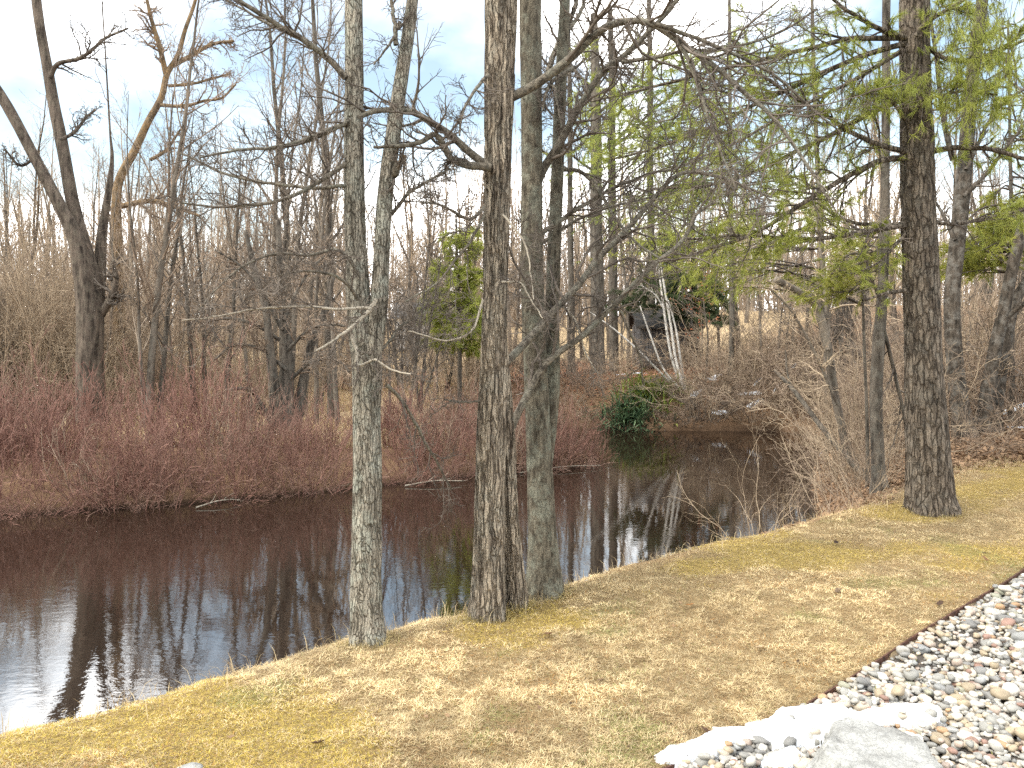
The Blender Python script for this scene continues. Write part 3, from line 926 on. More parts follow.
def ever_spray_tree(name, label, trunk_px, Y, w, sprays, seed, cols, per=14, ln=.1, wneed=.004, tuft=1.0, bark='bark_dark', top=None, cat='tree', group=None):
    """an evergreen: trunk, boughs reaching to the foliage regions given in pixels, needles"""
    rng = np.random.default_rng(seed)
    b0 = pt(*trunk_px[0], Y); base = np.array([b0[0], Y, gz(b0[0], Y)])
    root = thing(name, base, label, cat, group)
    p = np.array([pt(a, c, Y) for a, c in trunk_px]); p[0, 2] = base[2]
    r = np.linspace(w, w * .35, len(p)) * .5 * Y / F
    link('trunk', trunk_mesh('trunk', p, r, M[bark], base, 20, .08, .06, 3, 2, .3, seed), root)
    sp = smooth_path(p, 60)
    tw, cen, dr = [], [], []
    for (cx, cy, sx, sy, dy, n_) in sprays:
        for _ in range(n_):
            e = pt(cx + rng.uniform(-1, 1) * sx, cy + rng.uniform(-1, 1) * sy, Y + rng.normal() * dy)
            i = np.argmin(np.abs(sp[:, 2] - (e[2] + rng.uniform(-.1, .5) * np.linalg.norm(e[:2] - sp[0, :2]))))
            s = sp[i]
            mid = (s + e) / 2 + np.array([0, 0, .06 * np.linalg.norm(e - s)]) + rng.normal(size=3) * .05
            P = smooth_path(np.array([s, mid, e]), 10)[None]
            R = np.linspace(.018, .004, 10)[None]
            tw.append((P, R, 4))
            a = spawn(P, R, 7, rng, .45, 1, .7, .25, .22, 5, .2, -.01, .5, .003, .2, .25, .4)
            tw.append((*a, 3))
            for k in range(1, 5):
                cen.append(a[0][:, k]); dr.append(norm(a[0][:, k] - a[0][:, k - 1]))
    v, f = bundle(offset(tw, base))
    link('boughs', mk_mesh('boughs', v, f, M['twig_dark']), root)
    v, f, c = needles(np.concatenate(cen) - base, np.concatenate(dr), rng, per, ln, wneed, cols)
    link('needles', mk_mesh('needles', v, f, M['needle'], False, c), root)
    return root


ever_spray_tree('evergreen_tree', 'young green pine beyond the dogwoods, left of the shaggy tree', [(460, 378), (459, 320), (457, 260), (456, 215)], 21.0, 5,
                [(455, 340, 30, 14, .5, 18), (452, 310, 32, 14, .5, 22), (457, 280, 28, 16, .5, 18), (462, 245, 16, 16, .4, 12), (480, 320, 14, 24, .5, 10)], 5, GREEN, 16, .17, .0085)
ever_spray_tree('evergreen_tree', 'dark drooping hemlock over the grey shed across the pond', [(697, 372), (696, 320), (694, 270), (692, 200), (692, 120)], 25.4, 8,
                [(655, 296, 44, 12, .8, 12), (640, 303, 34, 9, .8, 8), (700, 312, 34, 14, .8, 14), (700, 290, 45, 14, .9, 20), (680, 255, 40, 16, .8, 10), (680, 200, 25, 25, .6, 8)], 6, ((.045, .07, .03), (.13, .16, .07)), 16, .2, .013)
ever_spray_tree('evergreen_tree', 'pine with bright yellow-green boughs hanging above the far bank', [(829, 440), (826, 340), (822, 250), (816, 130), (812, 0), (811, -120)], 14.6, 7,
                [(640, 270, 55, 9, .6, 8), (700, 278, 50, 12, .6, 9), (755, 285, 50, 14, .6, 9), (620, 250, 35, 8, .5, 4), (790, 258, 35, 24, .5, 6)], 7, LIME, 9, .13, .0045)
ever_spray_tree('evergreen_tree', 'slim pine with airy green sprays behind the arching branches', [(731, 392), (732, 320), (731, 220), (730, 100), (729, -60), (728, -160)], 21.9, 6,
                [(620, 120, 40, 40, .6, 9), (660, 150, 50, 50, .6, 14), (720, 110, 60, 60, .6, 12), (620, 200, 40, 30, .6, 9), (700, 210, 50, 30, .6, 8), (780, 60, 50, 50, .6, 8), (790, 200, 40, 30, .6, 8), (600, 160, 30, 60, .6, 8), (670, 90, 40, 40, .6, 10), (760, 150, 50, 50, .6, 10)], 8, ((.14, .19, .04), (.38, .42, .10)), 11, .2, .008)
ever_spray_tree('evergreen_tree', 'low pine with lime-green sprays between the tall pine and the pond', [(868, 470), (867, 420), (864, 340), (862, 270), (860, 235)], 9.2, 4,
                [(850, 268, 38, 26, .3, 10), (832, 288, 30, 16, .3, 6), (880, 250, 28, 18, .3, 6)], 9, LIME, 13, .09, .0032)
ever_spray_tree('evergreen_tree', 'yellow-green pine at the right edge behind the tall pine', [(1010, 430), (1012, 380), (1012, 260), (1010, 140), (1008, 20)], 12, 6,
                [(985, 245, 44, 24, .4, 30), (1010, 215, 34, 26, .4, 20), (955, 265, 30, 18, .4, 16), (970, 60, 50, 50, .5, 14), (1010, 120, 25, 40, .4, 8)], 10, LIME, 12, .11, .0045)

# --- bare trees behind the pine
R_ = {}
big_tree('bare_tree', 'mottled grey-and-black tree right behind the tall pine', 'tree',
    [([(966, 440), (959, 400), (954, 350), (952, 300), (956, 255), (962, 200), (966, 150), (971, 90), (978, 30), (985, -20)], 11.0, 11.2, [22, 18, 16, 15, 15, 15, 14, 13, 12, 11])],
    [([(953, 160), (946, 130), (940, 100), (935, 60), (930, 20)], 11, 10.6, 6, 3, dict(k1=8, rmin=.003)),
     ([(964, 196), (985, 175), (1005, 150), (1030, 120)], 11, 10.6, 5, 2.5, dict(k1=8, rmin=.003)),
     ([(966, 170), (990, 120), (1010, 100), (1040, 80)], 11, 11.4, 4, 2.5, dict(k1=8, rmin=.003)),
     ([(955, 240), (935, 200), (920, 190)], 11, 11.4, 4, 2, dict(k1=6, rmin=.003))],
    M['bark_mottled'], M['bark_mottled'], M['twig_grey'], 51, amp=.07, kr=3, kz=2, nside=36, ds=.03, top=12)
big_tree('bare_tree', 'leaning double-stemmed dark tree at the right edge of the lawn', 'tree',
    [([(982, 440), (986, 405), (994, 355), (1004, 310), (1012, 270), (1022, 230), (1036, 180), (1050, 110), (1060, 30)], 11.2, 11.0, [17, 15, 13, 12, 11, 11, 10, 9, 8]),
     ([(992, 442), (996, 400), (1004, 350), (1014, 305), (1028, 280), (1050, 250)], 11.3, 11.6, [17, 15, 12, 10, 9, 8])],
    [([(1006, 318), (1018, 308), (1040, 290)], 11.1, 10.8, 5, 3, dict(k1=6, rmin=.003))],
    M['bark_mottled'], M['bark_mottled'], M['twig_grey'], 53, amp=.07, kr=3, kz=2, nside=32, ds=.03, top=11)
big_tree('bare_tree', 'slim bare trunk with a pale peeled side, left of the tall pine', 'tree',
    [([(880, 506), (878, 460), (876, 400), (879, 340), (883, 280), (885, 200), (886, 100), (887, -20)], 8.4, 8.7, [16, 13, 12, 12, 10, 9, 8, 8])],
    [([(881, 300), (868, 270), (862, 240)], 8.5, 8.3, 4, 2, dict(k1=6)),
     ([(884, 330), (896, 380), (905, 420), (912, 480)], 8.5, 8.7, 4, 3, dict(k1=5))],
    M['bark_dark'], M['bark_dark'], M['twig_grey'], 55, amp=.09, kr=2.6, kz=2, nside=32, ds=.02, top=10)
big_tree('bare_tree', 'thin bare tree leaning left over the right bank brush', 'tree',
    [([(862, 500), (848, 450), (836, 400), (828, 350), (818, 310), (805, 296), (775, 279)], 10.5, 10.2, [9, 9, 8, 9, 8, 8, 7])],
    [([(828, 350), (826, 300), (820, 250), (812, 180)], 10.3, 10.6, 5, 2, dict(k1=9, rmin=.0025)),
     ([(838, 405), (812, 350), (790, 310), (770, 290)], 10.3, 10, 4, 1.6, dict(k1=10, rmin=.0025))],
    M['bark_wood'], M['bark_wood'], M['twig_tan'], 57, amp=.05, nside=20, ds=.04, top=None)
big_tree('fallen_tree', 'dark bare pole slanting over the right bank towards the water', 'fallen tree',
    [([(868, 492), (845, 455), (820, 425), (795, 392), (775, 370)], 10.0, 11.0, [6, 6, 5, 4.5, 3])],
    [([(800, 400), (790, 380), (786, 350)], 10.8, 10.8, 2.5, 1.4, dict(k1=4, rmin=.002))],
    M['bark_dark'], M['bark_dark'], M['twig_brown'], 58, amp=.05, nside=16, ds=.05, top=None)

# --- the far-left giant, the golden tree and the bushy dark tree
big_tree('bare_tree', 'massive forked old tree at far left with vines on its trunk', 'tree',
    [([(92, 432), (90, 380), (90, 320), (84, 275), (74, 235), (58, 202), (36, 160), (16, 122), (0, 94), (-24, 60)], 16, 15.6, [32, 28, 26, 20, 15, 12.5, 11.5, 11, 10, 8.5]),
     ([(93, 330), (91, 280), (82, 240), (72, 200), (63, 150), (53, 100), (46, 60), (39, 20), (34, -20)], 16, 16.2, [22, 19, 14, 13, 12, 11, 10, 10, 9]),
     ([(94, 330), (99, 280), (102, 235), (108, 195), (112, 160), (110, 130)], 16.2, 16.4, [18, 13, 10, 7, 4, 2])],
    [([(50, 78), (58, 64), (80, 58), (95, 47), (105, 38), (128, 28)], 16, 15.6, 5, 2, dict(k1=8, rmin=.005)),
     ([(60, 140), (75, 132), (85, 118), (95, 110)], 16, 16.5, 4, 2, dict(k1=7, rmin=.005)),
     ([(97, 320), (110, 300), (116, 280), (112, 262)], 16, 15.8, 10, 4, dict(k1=6, rmin=.005)),
     ([(34, 158), (20, 165), (5, 150)], 15.8, 15.5, 3, 2, dict(k1=5, rmin=.005))],
    M['bark_willow'], M['bark_willow'], M['twig_grey'], 61, amp=.12, kr=3, kz=1, nside=40, ds=.05, top=13, crown_k=10)
big_tree('bare_tree', 'tall tree with orange-lichened upper limbs behind the far-left giant', 'tree',
    [([(120, 430), (119, 330), (117, 240), (118, 185), (134, 152), (148, 122), (161, 98), (167, 74), (178, 55), (185, 30), (194, 5), (200, -20)], 19, 19, [14, 12, 10, 9, 8, 7, 6.5, 6, 5, 4.2, 3.6, 3])],
    [([(166, 74), (160, 48), (152, 22), (146, -4)], 19, 18.6, 6, 3.5, dict(k1=8, rmin=.006)),
     ([(172, 66), (190, 56), (212, 44), (234, 40)], 19, 19.5, 5, 3, dict(k1=8, rmin=.006)),
     ([(160, 105), (185, 106), (205, 101), (222, 98), (236, 84)], 19, 18.8, 4, 2, dict(k1=7, rmin=.006)),
     ([(168, 86), (190, 84), (212, 78), (228, 74)], 19, 19.4, 3.5, 2, dict(k1=6, rmin=.006)),
     ([(122, 206), (150, 201), (172, 206), (200, 216)], 19, 18.5, 6, 3, dict(k1=6, rmin=.006)),
     ([(150, 160), (166, 150), (180, 130)], 19, 19.3, 4, 2, dict(k1=6, rmin=.006))],
    M['bark_gold'], M['bark_gold'], M['twig_brown'], 63, amp=.09, kr=2.5, kz=1, nside=28, ds=.06, top=13, crown_k=6)  # orange-tinged lichen bark on trunk and limbs alike
big_tree('bare_tree', 'dark bushy many-branched tree rising from the dogwoods, left of centre', 'tree',
    [([(284, 452), (284, 420), (286, 385), (288, 350), (283, 310), (280, 270), (278, 220)], 14.6, 14.8, [28, 24, 17, 12, 9, 7, 5]),
     ([(278, 450), (275, 400), (270, 350), (266, 310), (255, 270), (245, 230)], 14.5, 14.0, [18, 12, 9, 7, 6, 4]),
     ([(292, 450), (300, 400), (310, 350), (325, 310), (335, 270)], 14.7, 15.2, [16, 11, 8, 6, 4])],
    [([(274, 428), (264, 408), (254, 394), (244, 389), (226, 391)], 14.4, 14.0, 6, 3, dict(k1=7, rmin=.005)),
     ([(280, 340), (255, 325), (230, 318), (205, 322)], 14.5, 14, 4, 2, dict(k1=14, rmin=.004)),
     ([(288, 350), (310, 330), (335, 325), (355, 330)], 14.6, 14.2, 4, 2, dict(k1=14, rmin=.004)),
     ([(282, 330), (262, 290), (240, 265), (215, 250)], 14.6, 14.2, 4, 2, dict(k1=14, rmin=.004)),
     ([(284, 320), (300, 285), (318, 262), (340, 250)], 14.6, 15, 4, 2, dict(k1=14, rmin=.004)),
     ([(286, 370), (262, 350), (235, 345), (215, 360)], 14.5, 14.1, 4, 2, dict(k1=14, rmin=.004)),
     ([(290, 380), (312, 362), (335, 360), (350, 372)], 14.6, 14.2, 4, 2, dict(k1=14, rmin=.004))],
    M['bark_dark'], M['bark_dark'], M['twig_brown'], 65, amp=.09, kr=2.5, kz=1, nside=24, ds=.06, top=None)

# dark straight trunks across the pond and the white birch clump
for (px, w, Y, lab) in (((598, 374), 15, 23.5, 'thick dark straight trunk on the leafy far bank'), ((614, 366), 10, 25, 'thinner dark trunk just right of the thick dark one on the far bank'),
                        ((572, 372), 7, 24.5, 'slim grey trunk just right of the olive-grey tree, across the pond'), ((652, 330), 8, 27, 'dark slim trunk standing against the grey shed')):
    x, y = px
    big_tree('bare_tree', lab, 'tree', [([(x, y), (x - 1, y - 90), (x - 2, y - 180), (x - 2, y - 270), (x - 4, y - 360)], Y, Y, [w, w * .9, w * .8, w * .7, w * .5])],
             [([(x, y - 200 - 20 * i), (x + (22 if i % 2 else -22), y - 215 - 22 * i), (x + (45 if i % 2 else -48), y - 240 - 26 * i)], Y, Y + (.8 if i % 3 else -.8), 3, 1.2, dict(k1=7, rmin=.006)) for i in range(6)],
             M['bark_dark'], M['bark_dark'], M['twig_grey'], 80 + x, amp=.05, nside=18, ds=.1, top=None)
big_tree('birch_tree', 'white birch clump of thin leaning stems on the far bank', 'tree',
    [([(684, 404), (676, 360), (670, 320), (664, 285), (660, 260)], 21.4, 21.4, [3.2, 2.8, 2.4, 2.1, 1.3]),
     ([(680, 402), (670, 350), (664, 310), (659, 270), (656, 240)], 21.5, 21.6, [3, 2.6, 2.3, 1.9, 1.2]),
     ([(678, 400), (662, 374), (640, 352), (615, 330), (590, 312)], 21.4, 21.0, [2.5, 2.2, 1.9, 1.6, 1.1]),
     ([(682, 402), (664, 370), (652, 340), (640, 306)], 21.3, 21.1, [2.6, 2.2, 1.8, 1.3]),
     ([(686, 404), (682, 370), (676, 330), (668, 300)], 21.4, 21.7, [2.8, 2.4, 2, 1.5])],
    [([(664, 310), (655, 295), (640, 285)], 21.4, 21.2, 1.6, 1, dict(k1=4, rmin=.004))],
    M['bark_birch'], M['bark_birch'], M['twig_pale'], 90, amp=.03, nside=12, ds=.1, top=None)


# ------------------------------------------------------------------ the wood behind: one kind at a time, then copies
def wood_tree(seed, h, r, kind):
    rng = np.random.default_rng(seed)
    n = 16
    B = np.zeros((1, 3)); D = norm(np.array([[rng.normal() * .05, rng.normal() * .05, 1.]]))
    P, R = walk(B, D, np.array([h]), np.array([r]), n, .035, .03, rng, .004, .12)
    st = [(P, R)]
    if kind == 'multi':
        k = 4
        D = norm(np.stack([rng.normal(size=k) * .25, rng.normal(size=k) * .25, np.ones(k)], 1))
        q = walk(np.zeros((k, 3)) + rng.normal(size=(k, 3)) * [.12, .12, 0], D, h * rng.uniform(.6, .95, k), np.full(k, r * .7), n, .05, .04, rng, .004, .12)
        st.append(q)
    if kind == 'fork':
        q = spawn(P, R, 2, rng, .35, .6, .35, .1, .75, n, .05, .05, .8, .004, .4)
        st.append(q)
    tr = [(*s, 7) for s in st]
    tw = []
    for s in st:
        if kind == 'slim':
            a = spawn(*s, 26, rng, .22, .98, .62, .15, .24, 7, .08, .07, .4, .006, .55)
        elif kind == 'spread':
            a = spawn(*s, 18, rng, .22, .98, .95, .2, .42, 8, .14, .02, .45, .008, .5)
        else:
            a = spawn(*s, 20, rng, .28, .98, .7, .2, .3, 7, .11, .05, .45, .006, .5)
        b = spawn(*a, 6, rng, .2, 1, .7, .2, .42, 5, .15, .04, .55, .0045, .35)
        c = spawn(*b, 4, rng, .2, 1, .65, .2, .5, 4, .18, .03, .65, .0035, .3)
        tw += [(*a, 4), (*b, 3), (*c, 3)]
    return bundle(tr), bundle(tw)


def wood():
    rng = random.Random(4)
    kinds = [('slim', 9, .075), ('slim', 10, .10), ('tall', 11, .13), ('fork', 10, .13), ('spread', 9.5, .15), ('multi', 7.5, .08), ('slim', 8, .06), ('tall', 12, .17)]
    words = {'slim': 'slender straight bare tree', 'tall': 'tall straight bare tree', 'fork': 'forked bare tree', 'spread': 'spreading bare tree', 'multi': 'many-stemmed bare tree'}
    protos = []
    barks = ['bark_wood', 'bark_dark', 'bark_wood', 'bark_willow']
    twigs = ['twig_brown', 'twig_grey', 'twig_far', 'twig_tan']
    for i, (k, h, r) in enumerate(kinds):
        (v, f), (v2, f2) = wood_tree(200 + i, h, r, k)
        protos.append((k, h, mk_mesh('trunk', v, f, M[barks[i % 4]]), mk_mesh('twigs', v2, f2, M[twigs[i % 4]])))
    first = {}
    zones = [  # pixel range, depth range, count, words for the place, kinds, scale
        (-90, 130, 17, 24, 10, 'behind the dogwoods at far left', (0, 3, 5, 6), (.42, .66)),
        (130, 262, 15.5, 22, 8, 'behind the dogwoods below the orange-lichened tree', (0, 1, 6, 6), (.5, .8)),
        (266, 344, 15.5, 21, 9, 'tall and thin, rising left of the twin-stemmed grey tree', (0, 1, 6, 6), (.85, 1.2)),
        (140, 152, 15.5, 16.5, 2, 'tall and thin, in front of the orange-lichened tree', (0, 6), (.8, 1.1)),
        (385, 480, 17, 24, 7, 'seen between the grey and the shaggy tree', (0, 5, 6), (.45, .7)),
        (-120, 330, 22, 33, 46, 'deep in the wood at left', (0, 1, 2, 3, 4, 6, 7), (.5, .78)),
        (330, 600, 27, 36, 16, 'deep in the wood behind the three lawn-edge trees', (0, 1, 2, 3, 6), (.55, .8)),
        (-160, 560, 34, 44, 40, 'far back in the wood at left', (0, 1, 2, 3, 4, 7), (.7, .95)),
        (560, 760, 25, 38, 16, 'in the wood across the pond', (0, 1, 2, 3, 6), (.5, .8)),
        (760, 900, 15, 26, 14, 'on the brushy right bank', (0, 3, 5, 6), (.45, .75)),
        (900, 1100, 13.5, 26, 14, 'on the slope behind the tall pine', (0, 1, 3, 5, 6), (.45, .8)),
        (640, 1120, 34, 46, 18, 'far back in the wood at right', (0, 1, 2, 3), (.6, .9)),
    ]
    for (x0, x1, y0, y1, cnt, where, ks, sc) in zones:
        for j in range(cnt):
            for _ in range(30):
                px = x0 + (j + rng.random()) * (x1 - x0) / cnt if _ < 10 else rng.uniform(x0, x1)
                Y = rng.uniform(y0, y1)
                X = (px - 512) * Y / F
                if float(water_sd(np.array([X]), np.array([Y]))[0]) > 1.0: break
            i = rng.choice(ks)
            k, h, m1, m2 = protos[i]
            lab = f'{words[k]} {where}'
            if i not in first:
                root = thing('bare_tree', (0, 0, 0), lab, 'tree', 'bare trees of the wood')
                link('trunk', m1, root); link('twigs', m2, root)
                first[i] = root
            else:
                root = copy_tree(first[i])
            root['label'] = lab
            root['group'] = f'bare trees {where}'
            root.location = (X, Y, gz(X, Y) - .05)
            root.rotation_euler = (rng.gauss(0, .03), rng.gauss(0, .03), rng.uniform(0, 6.28))
            s = rng.uniform(*sc)
            root.scale = (s, s, s * rng.uniform(.92, 1.1))


wood()


def distant_woods():
    rng = np.random.default_rng(9)
    n = 900
    px = rng.uniform(-420, 1450, n); Y = rng.uniform(46, 85, n)
    X = (px - 512) * Y / F
    B = np.stack([X, Y, ground_z(X, Y) - .1], 1)
    D = norm(np.stack([rng.normal(size=n) * .05, rng.normal(size=n) * .05, np.ones(n)], 1))
    P, R = walk(B, D, rng.uniform(8, 13.5, n), rng.uniform(.05, .14, n), 9, .04, .03, rng, .01, .15)
    a = spawn(P, R, 14, rng, .2, .98, .65, .2, .26, 5, .1, .05, .45, .014, .5)
    b = spawn(*a, 6, rng, .2, 1, .7, .2, .45, 4, .15, .03, .6, .010, .3)
    n = 2600
    px = rng.uniform(-420, 1450, n); Y = rng.uniform(44, 80, n); X = (px - 512) * Y / F
    B = np.stack([X, Y, ground_z(X, Y) - .1], 1)
    D = norm(np.stack([rng.normal(size=n) * .2, rng.normal(size=n) * .2, np.ones(n)], 1))
    P2, R2 = walk(B, D, rng.uniform(2.5, 8, n), rng.uniform(.025, .05, n), 7, .1, .03, rng, .012, .3)
    a2 = spawn(P2, R2, 9, rng, .1, .98, .8, .25, .45, 5, .15, .02, .6, .013, .4)
    b2 = spawn(*a2, 4, rng, .2, 1, .7, .25, .5, 4, .18, .02, .7, .011, .3)
    v, f = bundle([(P, R, 5), (*a, 3), (*b, 3), (P2, R2, 4), (*a2, 3), (*b2, 3)])
    o = link('distant_woods', mk_mesh('distant_woods', v, f, M['twig_far']))
    tag(o, 'far-off bare wood that closes the view behind the pond', 'wood', kind='stuff')


distant_woods()


# ------------------------------------------------------------------ shrubs
def shrub_mesh(name, seed, stems, h, spread, m, lean=.45, wig=.10, up=.06, r=.006, k2=5, k3=3, rmin=.0022):
    rng = np.random.default_rng(seed)
    q = rng.uniform(0, 2 * PI, stems); rad = spread * np.sqrt(rng.random(stems))
    B = np.stack([np.cos(q) * rad, np.sin(q) * rad, np.full(stems, -.05)], 1)
    ln = lean * (.3 + rad / spread) * rng.uniform(.3, 1.4, stems)
    D = norm(np.stack([np.cos(q) * ln + rng.normal(size=stems) * .12, np.sin(q) * ln + rng.normal(size=stems) * .12, np.ones(stems)], 1))
    P, R = walk(B, D, h * (.45 + .7 * rng.random(stems) ** 1.8), np.full(stems, r), 9, wig, up, rng, rmin, .4)
    a = spawn(P, R, k2, rng, .2, 1, .6, .2, .4, 6, wig * 1.3, up, .7, rmin, .3)
    s = [(P, R, 4), (*a, 3)]
    if k3:
        s.append((*spawn(*a, k3, rng, .2, 1, .6, .2, .5, 4, wig * 1.5, up, .8, rmin * .9, .3), 3))
    v, f = bundle(s)
    return mk_mesh(name, v, f, m)


def place_shrubs(name, cat, meshes, spots, rng, group):
    first = {}
    for (X, Y, s, sz, lab) in spots:
        i = rng.randrange(len(meshes))
        if i in first:
            o = first[i].copy(); C.objects.link(o)
        else:
            o = first[i] = link(name, meshes[i])
        tag(o, lab, cat, group)
        o.location = (X, Y, max(gz(X, Y), -.02))
        o.rotation_euler = (rng.gauss(0, .06), rng.gauss(0, .06), rng.uniform(0, 6.28))
        o.scale = (s, s, s * sz)


def along(px0, px1, n, rng):
    return [px0 + (i + rng.random()) * (px1 - px0) / n for i in range(n)]


def bank_Y(px):
    """depth at which the left bank's waterline crosses this pixel column"""
    lo, hi = 8.0, 20.0
    ys = np.linspace(lo, hi, 240)
    d = water_sd((px - 512) * ys / F, ys)
    k = np.argmax(d > 0)
    return ys[k]


def dogwoods():
    rng = random.Random(7)
    reds = [shrub_mesh('dogwood_shrub', 300 + i, 24, 1.5, .55, M[('twig_red', 'twig_redbrown', 'twig_red', 'twig_red', 'twig_brown', 'twig_red')[i]], .6, .11, .05, .0085, 5, 2, .0046) for i in range(6)]
    low = [shrub_mesh('dogwood_shrub', 320 + i, 30, .95, .55, M['twig_red' if i % 2 else 'twig_redbrown'], 1.1, .15, -.01, .0075, 4, 2, .0045) for i in range(4)]
    spots = []

    def put(px, off, s0, s1, lab):
        Y = bank_Y(px) + off
        spots.append(((px - 512) * Y / F, Y, rng.uniform(s0, s1), rng.uniform(.9, 1.2), lab))
    for px in along(-90, 215, 44, rng):
        o_ = rng.uniform(0, 1) ** 1.2 * 3.2
        put(px, o_, .55 + .08 * o_, .82 + .12 * o_, 'tall wispy red-stemmed dogwood in the thicket at far left')
    for px in along(215, 345, 18, rng):
        put(px, rng.uniform(.0, 1.8), .45, .75, 'low red-stemmed dogwood below the dark bushy tree')
    for px in along(375, 535, 28, rng):
        o_ = rng.uniform(0, 2.4)
        put(px, o_, .52, .8, 'bright russet dogwood between the grey and the shaggy tree')
    for px in along(535, 592, 11, rng):
        put(px, rng.uniform(.0, .8), .42, .62, 'small red dogwood on the tip of the bank, right of the olive tree')
    place_shrubs('dogwood_shrub', 'shrub', reds, spots, rng, 'red dogwoods along the far bank')
    spots = []
    for px in along(-90, 345, 22, rng):
        put(px, rng.uniform(-.12, .25), .5, .8, 'arching dark-red dogwood hanging over the water at left')
    for px in along(375, 590, 13, rng):
        put(px, rng.uniform(-.12, .2), .45, .7, 'arching dogwood hanging over the water behind the lawn trees')
    place_shrubs('dogwood_shrub', 'shrub', low, spots, rng, 'dogwoods arching over the water')


dogwoods()


def brush():
    rng = random.Random(12)
    tan = [shrub_mesh('bare_shrub', 340 + i, 26, 2.2, .75, M[('twig_tan', 'twig_brown', 'twig_grey')[i % 3]], .75, .19, .0, .011, 6, 3, .0052) for i in range(5)]
    tall = [shrub_mesh('bare_shrub', 350 + i, 30, 4.2, .9, M[('twig_tan', 'twig_brown', 'twig_tan')[i % 3]], .38, .11, .015, .014, 8, 4, .0058) for i in range(4)]
    near = [shrub_mesh('bare_shrub', 360 + i, 11, 1.1, .4, M[('twig_tan', 'twig_brown')[i % 2]], 1.0, .2, .0, .004, 5, 3, .0014) for i in range(4)]
    sp = []
    for px in along(-100, 350, 36, rng):
        Y = rng.uniform(17.0, 27)
        sp.append(((px - 512) * Y / F, Y, rng.uniform(.42, .75), rng.uniform(.8, 1.2), 'tall tan thicket bush behind the dogwoods at left'))
    for px in along(-110, 125, 20, rng):
        Y = rng.uniform(17, 21)
        sp.append(((px - 512) * Y / F, Y, rng.uniform(.75, 1.1), rng.uniform(.9, 1.2), 'tall tan thicket bush around the massive forked tree'))
    for px in along(345, 560, 12, rng):
        Y = rng.uniform(22, 28)
        sp.append(((px - 512) * Y / F, Y, rng.uniform(.5, .8), rng.uniform(.7, 1.), 'bare grey-brown bush beyond the red dogwoods at centre'))
    place_shrubs('bare_shrub', 'shrub', tall, sp, rng, 'tan bushes behind the dogwoods')
    sp = []
    for px in along(700, 860, 26, rng):
        Y = rng.uniform(20.0, 23)
        sp.append(((px - 512) * Y / F, Y, rng.uniform(.5, 1.2), rng.uniform(.7, 1.1), 'tangled bare bush above the rocky far bank'))
    for px in along(556, 622, 5, rng):
        Y = rng.uniform(21.4, 23)
        sp.append(((px - 512) * Y / F, Y, rng.uniform(.4, .7), rng.uniform(.7, 1.), 'low bare bush on the leafy far bank, left of the birches'))
    for px in along(560, 830, 64, rng):
        Y = rng.uniform(19.9, 22.0)
        X = (px - 512) * Y / F
        if float(water_sd(np.array([X]), np.array([Y]))[0]) < -.1 or 612 < px < 664 and Y > 20.4: continue
        sp.append((X, Y, rng.uniform(.28, .6), rng.uniform(.5, 1.0), 'low dead brush at the waterline of the far bank'))
    for px in along(822, 905, 16, rng):
        Y = rng.uniform(9.6, 14.5)
        X = (px - 512) * Y / F
        if float(water_sd(np.array([X]), np.array([Y]))[0]) < .35: continue
        sp.append((X, Y, rng.uniform(.42, .6), rng.uniform(1.2, 1.8), 'upright tan brush between the pond and the tall pine'))
    for px in along(780, 1060, 40, rng):
        Y = rng.uniform(11.0, 19)
        X = (px - 512) * Y / F
        if float(water_sd(np.array([X]), np.array([Y]))[0]) < 1.2: continue
        sp.append((X, Y, rng.uniform(.6, 1.0), rng.uniform(.8, 1.2), 'tangled bare bush on the right bank beyond the tall pine'))
    for (px, Y, k) in ((636, 26, .5), (654, 25.4, .55), (692, 25.6, .8), (706, 26, .9), (620, 26.5, .7), (676, 25.2, .4)):
        sp.append(((px - 512) * Y / F, Y, k, 1., 'bare bush standing in front of the grey shed'))
    place_shrubs('bare_shrub', 'shrub', tan, sp, rng, 'tangled bare bushes on the far and right banks')
    sp = []
    for (x, y, Y) in [(752, 550, 6.6), (812, 536, 7.3), (830, 528, 7.7), (842, 520, 8.0), (856, 514, 8.3), (868, 508, 8.6), (880, 500, 9.0), (893, 496, 9.2), (862, 500, 9.0), (875, 490, 9.5),
                      (836, 505, 8.9), (850, 500, 9.4), (870, 490, 9.8), (890, 480, 10.2), (885, 470, 10.8), (950, 470, 9.7), (975, 465, 9.9), (1000, 462, 10.1), (1020, 458, 10.3), (872, 470, 10.6), (862, 480, 10.4), (960, 450, 10.6), (1010, 445, 10.8), (985, 455, 10.4)]:
        sp.append(((x - 512) * Y / F, Y, rng.uniform(.6, .95), rng.uniform(.8, 1.2), 'thin pale brush on the pond edge left of the tall pine' if x < 900 else 'thin pale brush at the foot of the mottled trees'))
    place_shrubs('bare_shrub', 'shrub', near, sp, rng, 'thin pale brush along the lawn edge')


brush()


